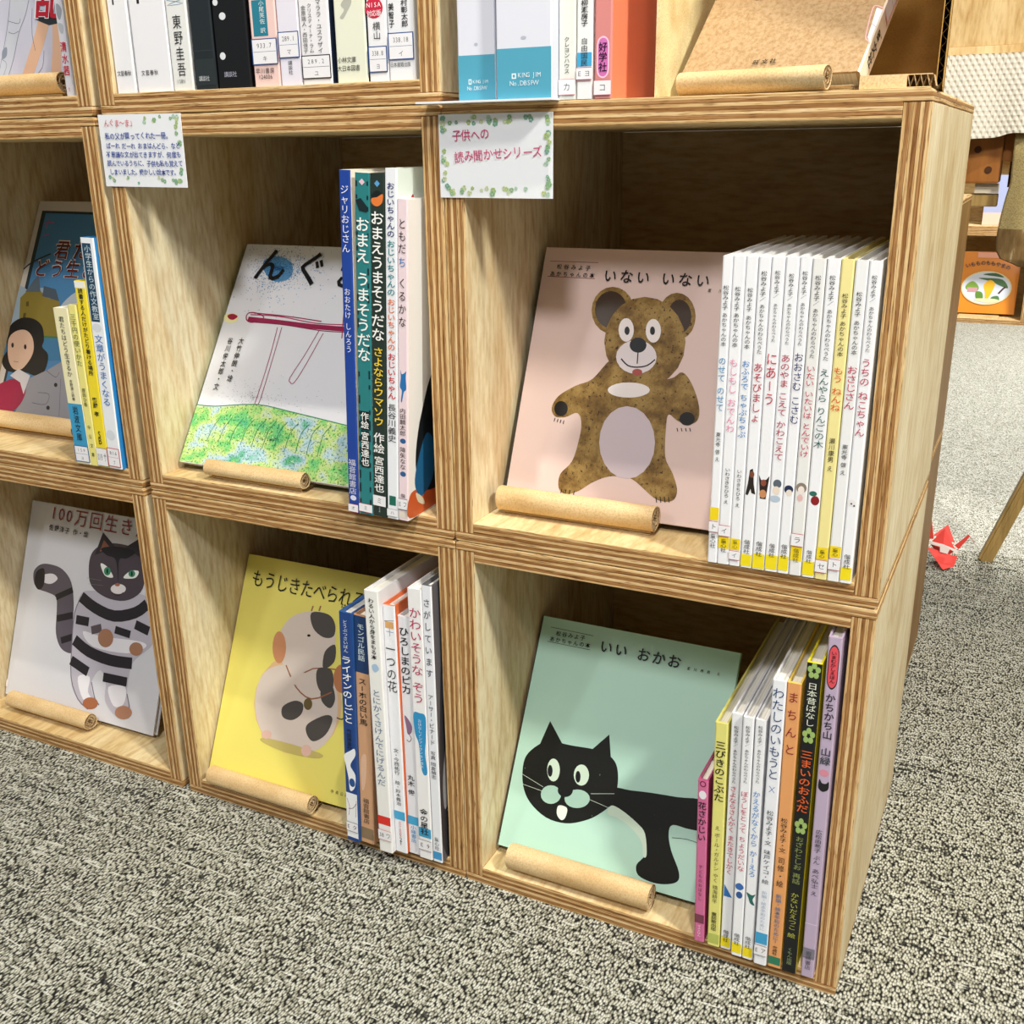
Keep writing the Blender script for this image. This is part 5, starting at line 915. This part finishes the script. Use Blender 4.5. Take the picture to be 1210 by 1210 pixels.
stand('rolled cardboard stand in front of the brown bear book', .0290, .1830, .0385, .0118, PITCH + FZ, .0520, .0085, 23.5)
stand('thin rolled cardboard stand in front of the sprayed blue and green book', -.3050, -.1790, .0112, .0085, PITCH + FZ, .0235, .008, 33)
stand('rolled cardboard stand in front of the yellow cow book', -.3420, -.1960, -.0010, .0108, FZ, .0130, .008, 24.7)
stand('rolled cardboard stand in front of the striped cat book', -.7150, -.5680, .0255, .0108, FZ, .0400, .009, 20.8)
stand('rolled cardboard stand in front of the seaside tower book', -.7050, -.5540, .0640, .0110, PITCH + FZ, .0960, .009, 26.4)
stand('rolled cardboard stand in front of the pale comic book', -.6300, -.4520, .0250, .0105, 2 * PITCH + FZ, .0455, .010, 12, .15)
stand('rolled cardboard stand in front of the kraft brown book on the box top', .1960, .3100, .0245, .0086, PITCH + H + .0004, .0475, .018, 43, .085, yaw=-10, base_x=(.004, .128), short=True)

# ---------------------------------------------------------------- hand-written cards
def clover(p, x, y, s, col):
    s *= 0.82
    a0 = random.uniform(0, 6.28)
    for k in range(3):
        a = a0 + k * 2.09
        for q in (-.42, .42):
            p.raw([(x + math.cos(a + q) * s * .62 + s * .4 * math.cos(j * .785), y + math.sin(a + q) * s * .62 + s * .4 * math.sin(j * .785)) for j in range(8)], [tuple(range(8))], col)
    p.off -= 0.000008
    p.stroke([(x, y), (x + math.cos(a0 + 1.05) * s * 1.1, y + math.sin(a0 + 1.05) * s * 1.1)], s * .16, col)
def card(label, x, z, w, h, tilt, lines, spots):
    t = thing('message_card', label, 'card', (x, -.0006, z), (0, R(tilt), 0))
    m = MB(); m.box(0, -.0008, 0, w, 0, h)
    m.obj('card_sheet', [flat('#eceef2', .5, .15)], t)
    p = Print(.00092)
    for (u, v, s, c) in spots: clover(p, u, v, s, c)
    p.obj('clover_border', t)
    q = Print(.0016)
    for (s, a, b, size, col, bold) in lines: q.text(s, a, b, size, col, bold, False, .05)
    q.obj('handwriting', t)
    return t
GREENS = ['#b4cc84', '#9cc294', '#c8d898', '#86b8a2', '#d6e0b4', '#bcd8c0', '#94bc8e']
rr = random.Random(11)
sp = []
CW, CH = 103.4, 65.4
for i in range(26):
    sp.append((rr.uniform(4, CW - 4), CH - rr.uniform(2.5, 8), rr.uniform(2.0, 3.4), rr.choice(GREENS)))
for i in range(24): sp.append((rr.uniform(4, CW - 4), rr.uniform(2.8, 8), rr.uniform(1.8, 3.3), rr.choice(GREENS)))
for i in range(13): sp.append((rr.uniform(2.8, 8), rr.uniform(8, CH - 8), rr.uniform(1.8, 3.2), rr.choice(GREENS)))
for i in range(13): sp.append((CW - rr.uniform(2.8, 6), rr.uniform(8, CH - 8), rr.uniform(1.8, 3.2), rr.choice(GREENS)))
PK = '#c8366a'
card('white clover-bordered card with large pink handwriting, taped to the upper right cube', -.0026, .6911, .1034, .0654, 0.2,
     [('子供への', (13, 45), (48, 46.5), 9.5, PK, 0), ('読み聞かせシリーズ', (15, 28.5), (95, 33), 9.5, PK, 0)], sp)
sp = []
CW, CH = 105.0, 66.5
for i in range(10): sp.append((rr.uniform(55, CW - 4), CH - rr.uniform(2.6, 8), rr.uniform(1.8, 3.2), rr.choice(GREENS)))
for i in range(14): sp.append((rr.uniform(4, CW - 4), rr.uniform(2.8, 9), rr.uniform(1.8, 3.2), rr.choice(GREENS)))
for i in range(6): sp.append((CW - rr.uniform(3, 7), rr.uniform(10, CH - 8), rr.uniform(2, 3.8), rr.choice(GREENS)))
BL = '#2c4a9a'
card('white clover-edged card with many lines of small blue handwriting, taped to the middle cube', -.3855, .6993, .1050, .0665, 0.6,
     [('んぐま〜ま」', (8, 56), (48, 56), 7.5, '#d0505c', 0), ('私の父が買ってくれた一冊。', (7, 44.5), (92, 44.5), 6.5, BL, 1),
      ('ばーれ だーれ おまはんどら、など', (7, 35.5), (102, 35.5), 6, BL, 1), ('不思議な文が出てきますが、何度も', (6, 27.5), (102, 27.5), 6, BL, 1),
      ('読んでいるうちに、子供も私も覚えて', (6, 19.5), (103, 19.5), 6, BL, 1), ('しまいました。懐かしい絵本です。', (8, 11.5), (97, 11.5), 6, BL, 1)], sp)

# ---------------------------------------------------------------- things on the box top
ZT = PITCH + H
m = MB(); m.prism([(-.0125, -.020), (.106, -.016), (.106, .18), (.003, .18), (.003, -.0006), (-.0125, -.0006)], ZT + .0001, ZT + .0016, 'Z')
o = m.obj('white_board', [flat('#e9e9ec', .4)]); tag(o, 'thin white board sticking out under the ring binders', 'board')
# cream cardboard partition and brown corrugated back of the display box
def corrugated(m, x0, y0, x1, y1, z0, z1, th, edge=True):
    d = Vector((x1 - x0, y1 - y0, 0)); l = d.length; d /= l; n = Vector((-d.y, d.x, 0))
    def slab(a, b, mat):
        p = [Vector((x0, y0, 0)) + n * a, Vector((x1, y1, 0)) + n * a, Vector((x1, y1, 0)) + n * b, Vector((x0, y0, 0)) + n * b]
        m.add([(q.x, q.y, z0) for q in p] + [(q.x, q.y, z1) for q in p], [(0, 3, 2, 1), (4, 5, 6, 7), (0, 1, 5, 4), (1, 2, 6, 5), (2, 3, 7, 6), (3, 0, 4, 7)], mat)
    slab(0, .0006, 0); slab(th - .0006, th, 0)
    # flutes run across: zigzag in height
    k = int((z1 - z0) / .0042); v = []; f = []
    for i in range(k + 1):
        a = .0007 if i % 2 else th - .0007
        for s_ in (0, 1):
            q = Vector((x0, y0, 0)).lerp(Vector((x1, y1, 0)), s_) + n * a
            v.append((q.x, q.y, z0 + i * .0042))
    f = [(2 * i, 2 * i + 1, 2 * i + 3, 2 * i + 2) for i in range(k)]
    m.add(v, f, 1)
t = thing('cardboard_box', 'open cardboard box standing behind the kraft brown book on the box top', 'box')
m = MB(); corrugated(m, .3835, .016, .362, .250, ZT + .0005, ZT + .34, .0050); m.obj('side_flap', [M_KDARK, M_FLUTE], t)
m = MB(); m.box(.178, .253, ZT + .0005, .362, .256, ZT + .34); m.obj('back_flap', [kraft('shaded brown card', '#8f6a2c')], t)  # card colour darkened to hold the shade inside the box
m = MB(); m.prism([(.330, .005), (.377, .005), (.355, .245), (.330, .245)], ZT + .0004, ZT + .0010, 'Z'); m.prism([(.330, .005), (.361, .005), (.361, .009), (.330, .009)], ZT + .001, ZT + .0090, 'Z')
m.prism([(.330, .009), (.377, .009), (.355, .245), (.330, .245)], ZT + .0088, ZT + .0094, 'Z')
m.ribbon([(.361 + i * .0021, ZT + (.0012 if i % 2 else .0086)) for i in range(10)], .006, .02, 'Y', 1)
m.obj('floor_flap', [M_KRAFT2, M_FLUTE], t)
m = MB(); m.box(.1765, .020, ZT + .0005, .1790, .250, ZT + .34); m.obj('cream_flap', [kraft('cream card side', '#efe0b0')], t)

# ---------------------------------------------------------------- table behind, with its cloths
WOODR, _nt, _b = new_mat('reddish brown wood', 0.5)
_n = noise(_nt, coords(_nt, (30, 30, 6)), 1.0, 3, 0.6)
_nt.links.new(ramp(_nt, _n, [(.3, '#84501e'), (.65, '#a66a30')]), _b.inputs['Base Color'])
OLIVE, _nt, _b = new_mat('olive varnished wood', 0.5)
_n = noise(_nt, coords(_nt, (120, 120, 5)), 1.0, 3, 0.6)
_nt.links.new(ramp(_nt, _n, [(.3, '#7c6438'), (.6, '#a88a52')]), _b.inputs['Base Color'])
DARKP, _nt, _b = new_mat('dark plug and table shade', 0.5); _b.inputs['Base Color'].default_value = rgb('#4a2a12')
t = thing('trestle_table', 'wooden trestle table standing behind the shelf under a white waffle cloth', 'table', (0, 0, 0))
m = MB(); m.box(.22, 1.115, .832, 1.25, 1.68, .853); m.obj('table_top', [WOODR], t, bevel=.002)
m = MB(); m.box(.24, 1.125, .667, .379, 1.185, .8315); m.obj('corner_block', [WOODR], t, bevel=.003)
for (bx, bz) in ((.3425, .7186), (.3613, .6878)):
    m = MB(); m.prism([(bx + .0055 * math.cos(i * .5236), bz + .0055 * math.sin(i * .5236)) for i in range(12)], 1.1235, 1.1255, 'Y'); m.obj('plug', [DARKP], t)
m = MB(); m.box(.24, 1.14, .630, .380, 1.165, .650); m.obj('rail', [OLIVE], t, bevel=.002)
m = MB(); m.box(.386, 1.30, .655, 1.2, 1.32, .8315); m.obj('shade_panel', [DARKP], t)  # dark sheet added for the shade under the table
m = MB(); m.box(.379, 1.135, .70, 1.2, 1.155, .8315); m.obj('apron', [WOODR], t, bevel=.002)
for (a, b) in (((.437, 1.205, 0.0), (.705, 1.20, .8315)), ((1.02, 1.205, 0.0), (.76, 1.20, .8315)), ((.78, 1.60, 0.0), (.90, 1.60, .8315)), ((1.16, 1.60, 0.0), (1.05, 1.60, .8315))):
    m = MB(); m.bar(a, b, .024, .030); m.bar(Vector(a) + Vector((-.004, -.0155, .0)), Vector(b) + Vector((-.004, -.0155, 0)), .008, .004)
    m.obj('leg', [OLIVE], t, bevel=.001)
o = MB(); o.box(.3440, 1.1365, .6515, .3800, 1.1395, .6665)
o = o.obj('paper_strip', [flat('#cfc4ae', .7)]); tag(o, 'small off-white paper strip under the reddish table corner block', 'paper')

CLOTH, _nt, _b = new_mat('white waffle cloth', 0.9); _b.inputs['Base Color'].default_value = rgb('#dcd6c8')
def hem(x): return .7335 + .010 / (1 + math.exp(-(x - .378) / .006)) + .002 * math.sin(x * 40)
v = []; f = []; xs = [.22 + i * .006 for i in range(6)] + [.256 + i * .0015 for i in range(160)] + [.496 + i * .008 for i in range(95)]
NZ = 84
for j in range(NZ + 1):
    for i, x in enumerate(xs):
        s_ = j / NZ; zt = .8575; zb = hem(x); z = zt + (zb - zt) * s_
        dim = max(0.0, math.cos(x * math.pi / .0092 * 2) * math.cos(z * math.pi / .0075)) if x < .5 else 0
        fold = .006 * s_ * math.sin(x * 34 + 1.2) + .003 * s_ * math.sin(x * 90)
        v.append((x, 1.085 + fold + .0024 * dim, z))
nx = len(xs)
f = [(j * nx + i, (j + 1) * nx + i, (j + 1) * nx + i + 1, j * nx + i + 1) for j in range(NZ) for i in range(nx - 1)]
k = len(v); v += [(.22, 1.085, .8575), (xs[-1], 1.085, .8575), (xs[-1], 1.70, .8575), (.22, 1.70, .8575)]
f.append((k, k + 1, k + 2, k + 3))
o = mesh_obj('table_cloth', v, f, [CLOTH]); tag(o, 'white waffle-weave cloth draped over the table behind the shelf', 'tablecloth')
KH, _nt, _b = new_mat('khaki woven cloth', 0.95)
_tc = _nt.nodes.new('ShaderNodeTexCoord'); _s = nd(_nt, 'ShaderNodeSeparateXYZ', None, Vector=_tc.outputs['Object'])
_n = noise(_nt, coords(_nt, (500, 500, 500), False), 1.0, 2, 0.6); _n2 = noise(_nt, coords(_nt, (90, 90, 25), False), 1.0, 3, 0.6)
_w = ramp(_nt, _n, [(.3, '#8c7a4c'), (.6, '#b3a170')])
_k = math_(_nt, 'MULTIPLY', math_(_nt, 'LESS_THAN', _s.outputs['Z'], .598), 1.0)
_nt.links.new(mix(_nt, _k, _w, ramp(_nt, _n2, [(.3, '#6a5230'), (.55, '#876c44'), (.68, '#c8b898')])), _b.inputs['Base Color'])
v = []; f = []
zs = [.745, .70, .665, .64, .612, .59, .563, .548, .536]; xl = [.3945, .3955, .3965, .392, .3885, .387, .387, .396, .425]
nx = 60
for z, x0 in zip(zs, xl):
    for i in range(nx):
        x = x0 + (1.15 - x0) * (i / (nx - 1)) ** 1.3
        v.append((x, 1.102 + .007 * math.sin(x * 70) * (.9 - z) * 4, z - .008 * math.sin(x * 9)))
f = [(j * nx + i, (j + 1) * nx + i, (j + 1) * nx + i + 1, j * nx + i + 1) for j in range(len(zs) - 1) for i in range(nx - 1)]
o = mesh_obj('khaki_cloth', v, f, [KH], smooth=True); tag(o, 'khaki cloth with a brown hem hanging from the table behind the shelf', 'cloth')
md = o.modifiers.new('thickness', 'SOLIDIFY'); md.thickness = .002
PAN = ply_face('pale birch panel', '#e2c998', 'Z')
t = thing('birch_panel_box', 'pale birch box standing on the white cloth at the top right corner', 'box', (0, 0, .8580))
m = MB(); m.box(.24, 1.105, .012, 1.1, 1.117, .62); m.obj('front_panel', [PAN], t, bevel=.001)
m = MB(); m.box(.24, 1.100, 0, 1.1, 1.60, .0118); m.obj('bottom_panel', [PAN], t, bevel=.001)
for x in (.24, 1.088):
    m = MB(); m.box(x, 1.1172, .012, x + .012, 1.60, .62); m.obj('side_panel', [PAN], t, bevel=.001)

# ---------------------------------------------------------------- folded paper crane on the carpet
RED, _nt, _b = new_mat('red origami paper', 0.55); _b.inputs['Base Color'].default_value = rgb('#e0473f')
WHT, _nt, _b = new_mat('white origami pattern', 0.55); _b.inputs['Base Color'].default_value = rgb('#f2e6e0')
t = thing('paper_crane', 'small red and white folded paper crane lying on the carpet beside the table leg', 'origami', (.358, 1.150, .001))
def fold_part(name, v, f, mats, fm=None):
    o = mesh_obj(name, v, f, mats, fm, t); md = o.modifiers.new('t', 'SOLIDIFY'); md.thickness = .0005; return o
fold_part('body', [(-.016, 0, .034), (.030, 0, .026), (.006, .012, .062), (.008, -.012, .030), (.006, .0, .008), (.006, .02, .010)],
          [(0, 3, 2), (3, 1, 2), (0, 4, 3), (3, 4, 1), (0, 2, 5), (1, 5, 2)], [RED])
fold_part('wing', [(-.020, -.012, .031), (.034, -.012, .020), (.031, -.030, .007), (.014, -.044, .003)], [(0, 3, 2, 1)], [RED])
fold_part('wing', [(-.012, .008, .048), (.026, .010, .038), (.010, .026, .066)], [(0, 1, 2)], [RED])
fold_part('white_band', [(-.020, -.0135, .044), (.008, -.0155, .041), (.034, -.0135, .032), (.033, -.0140, .025), (.020, -.0155, .034), (.017, -.0165, .024), (.004, -.0165, .026), (.003, -.0158, .036), (-.019, -.0140, .038)],
          [(0, 8, 7, 1), (1, 7, 4, 2), (2, 4, 3), (7, 6, 5, 4)], [WHT])
fold_part('tail', [(-.021, 0, .042), (-.010, 0, .044), (-.0215, .004, .098)], [(0, 1, 2)], [RED])
fold_part('neck', [(.026, 0, .036), (.034, 0, .030), (.050, .002, .057), (.047, .002, .060)], [(0, 1, 2, 3)], [RED])
fold_part('head', [(.047, .002, .060), (.050, .002, .057), (.060, .006, .042)], [(0, 1, 2)], [RED])

# ---------------------------------------------------------------- far picture books
t = thing('picture_book', 'orange picture book with an oval garden scene in the far floor cube', 'book', (.115, 4.20, T + .012), (R(-14), 0, R(2)))
m = MB(); w_, h_ = .262, .262; m.prism([(w_, 0), (0, 0), (0, .01), (w_, .01)], 0, h_, 'Z'); m.obj('cover', [film('#e08a1c')], t)
p = Print(.0004, lambda u, v, o: (u, -.0004 - o * 8, v))
p.ell(140, 108, 100, 72, '#dcd6a8', 32); p.ell(140, 108, 95, 67, '#cfd8ec', 32)
p.blob([(60, 120), (85, 135), (110, 110), (100, 90), (60, 100)], '#7aa03c'); p.rect(65, 105, 88, 108, '#c4949c'); p.rect(62, 100, 72, 86, '#d8dce4')
p.blob([(120, 165), (170, 172), (205, 155), (170, 158)], '#2f5a3a'); p.blob([(105, 148), (140, 150), (200, 145), (225, 110), (190, 120), (160, 135)], '#3f6a44')
p.blob([(128, 120), (150, 142), (172, 128), (165, 95), (150, 60), (140, 60), (136, 90)], '#efb920'); p.blob([(100, 90), (125, 88), (130, 60), (105, 60)], '#5a8a34'); p.blob([(165, 70), (190, 75), (195, 55), (165, 55)], '#4a7a40')
p.stroke([(190, 85), (205, 105), (215, 115)], 7, '#4a2418'); p.blob([(100, 55), (150, 45), (195, 52), (180, 62), (110, 62)], '#e4dfb0')
p.rect(90, 200, 235, 258, '#e6a48c')
p.obj('cover_picture', t)
q = Print(.0100, lambda u, v, o: (u, -.0085 - (o - .01), v))
for i, ch in enumerate('いもものももやまの'):
    a = (48 + i * 19.5, 188 + 18 * math.sin((i + .5) / 9 * math.pi))
    q.text(ch, a, (a[0] + 19, a[1] + 4 * math.cos((i + .5) / 9 * math.pi)), 21, '#34323c', 2)
q.obj('cover_lettering', t)
m = MB(); m.box(.205, 4.19, PITCH + T + .0005, .33, 4.205, PITCH + .22); m.box(.2052, 4.1885, PITCH + T + .0006, .3298, 4.1898, PITCH + T + .05, 1)
o = m.obj('picture_book', [film('#aab4dc'), film('#e8c8b8')]); tag(o, 'blue and pink book in the far upper cube, mostly hidden by the khaki cloth', 'book')
m = MB(); m.box(.16, 4.160, T + .0005, .32, 4.172, T + .010)
o = m.obj('cardboard_ledge', [M_KRAFT2]); tag(o, 'small cardboard ledge in front of the far orange picture book', 'book stand')
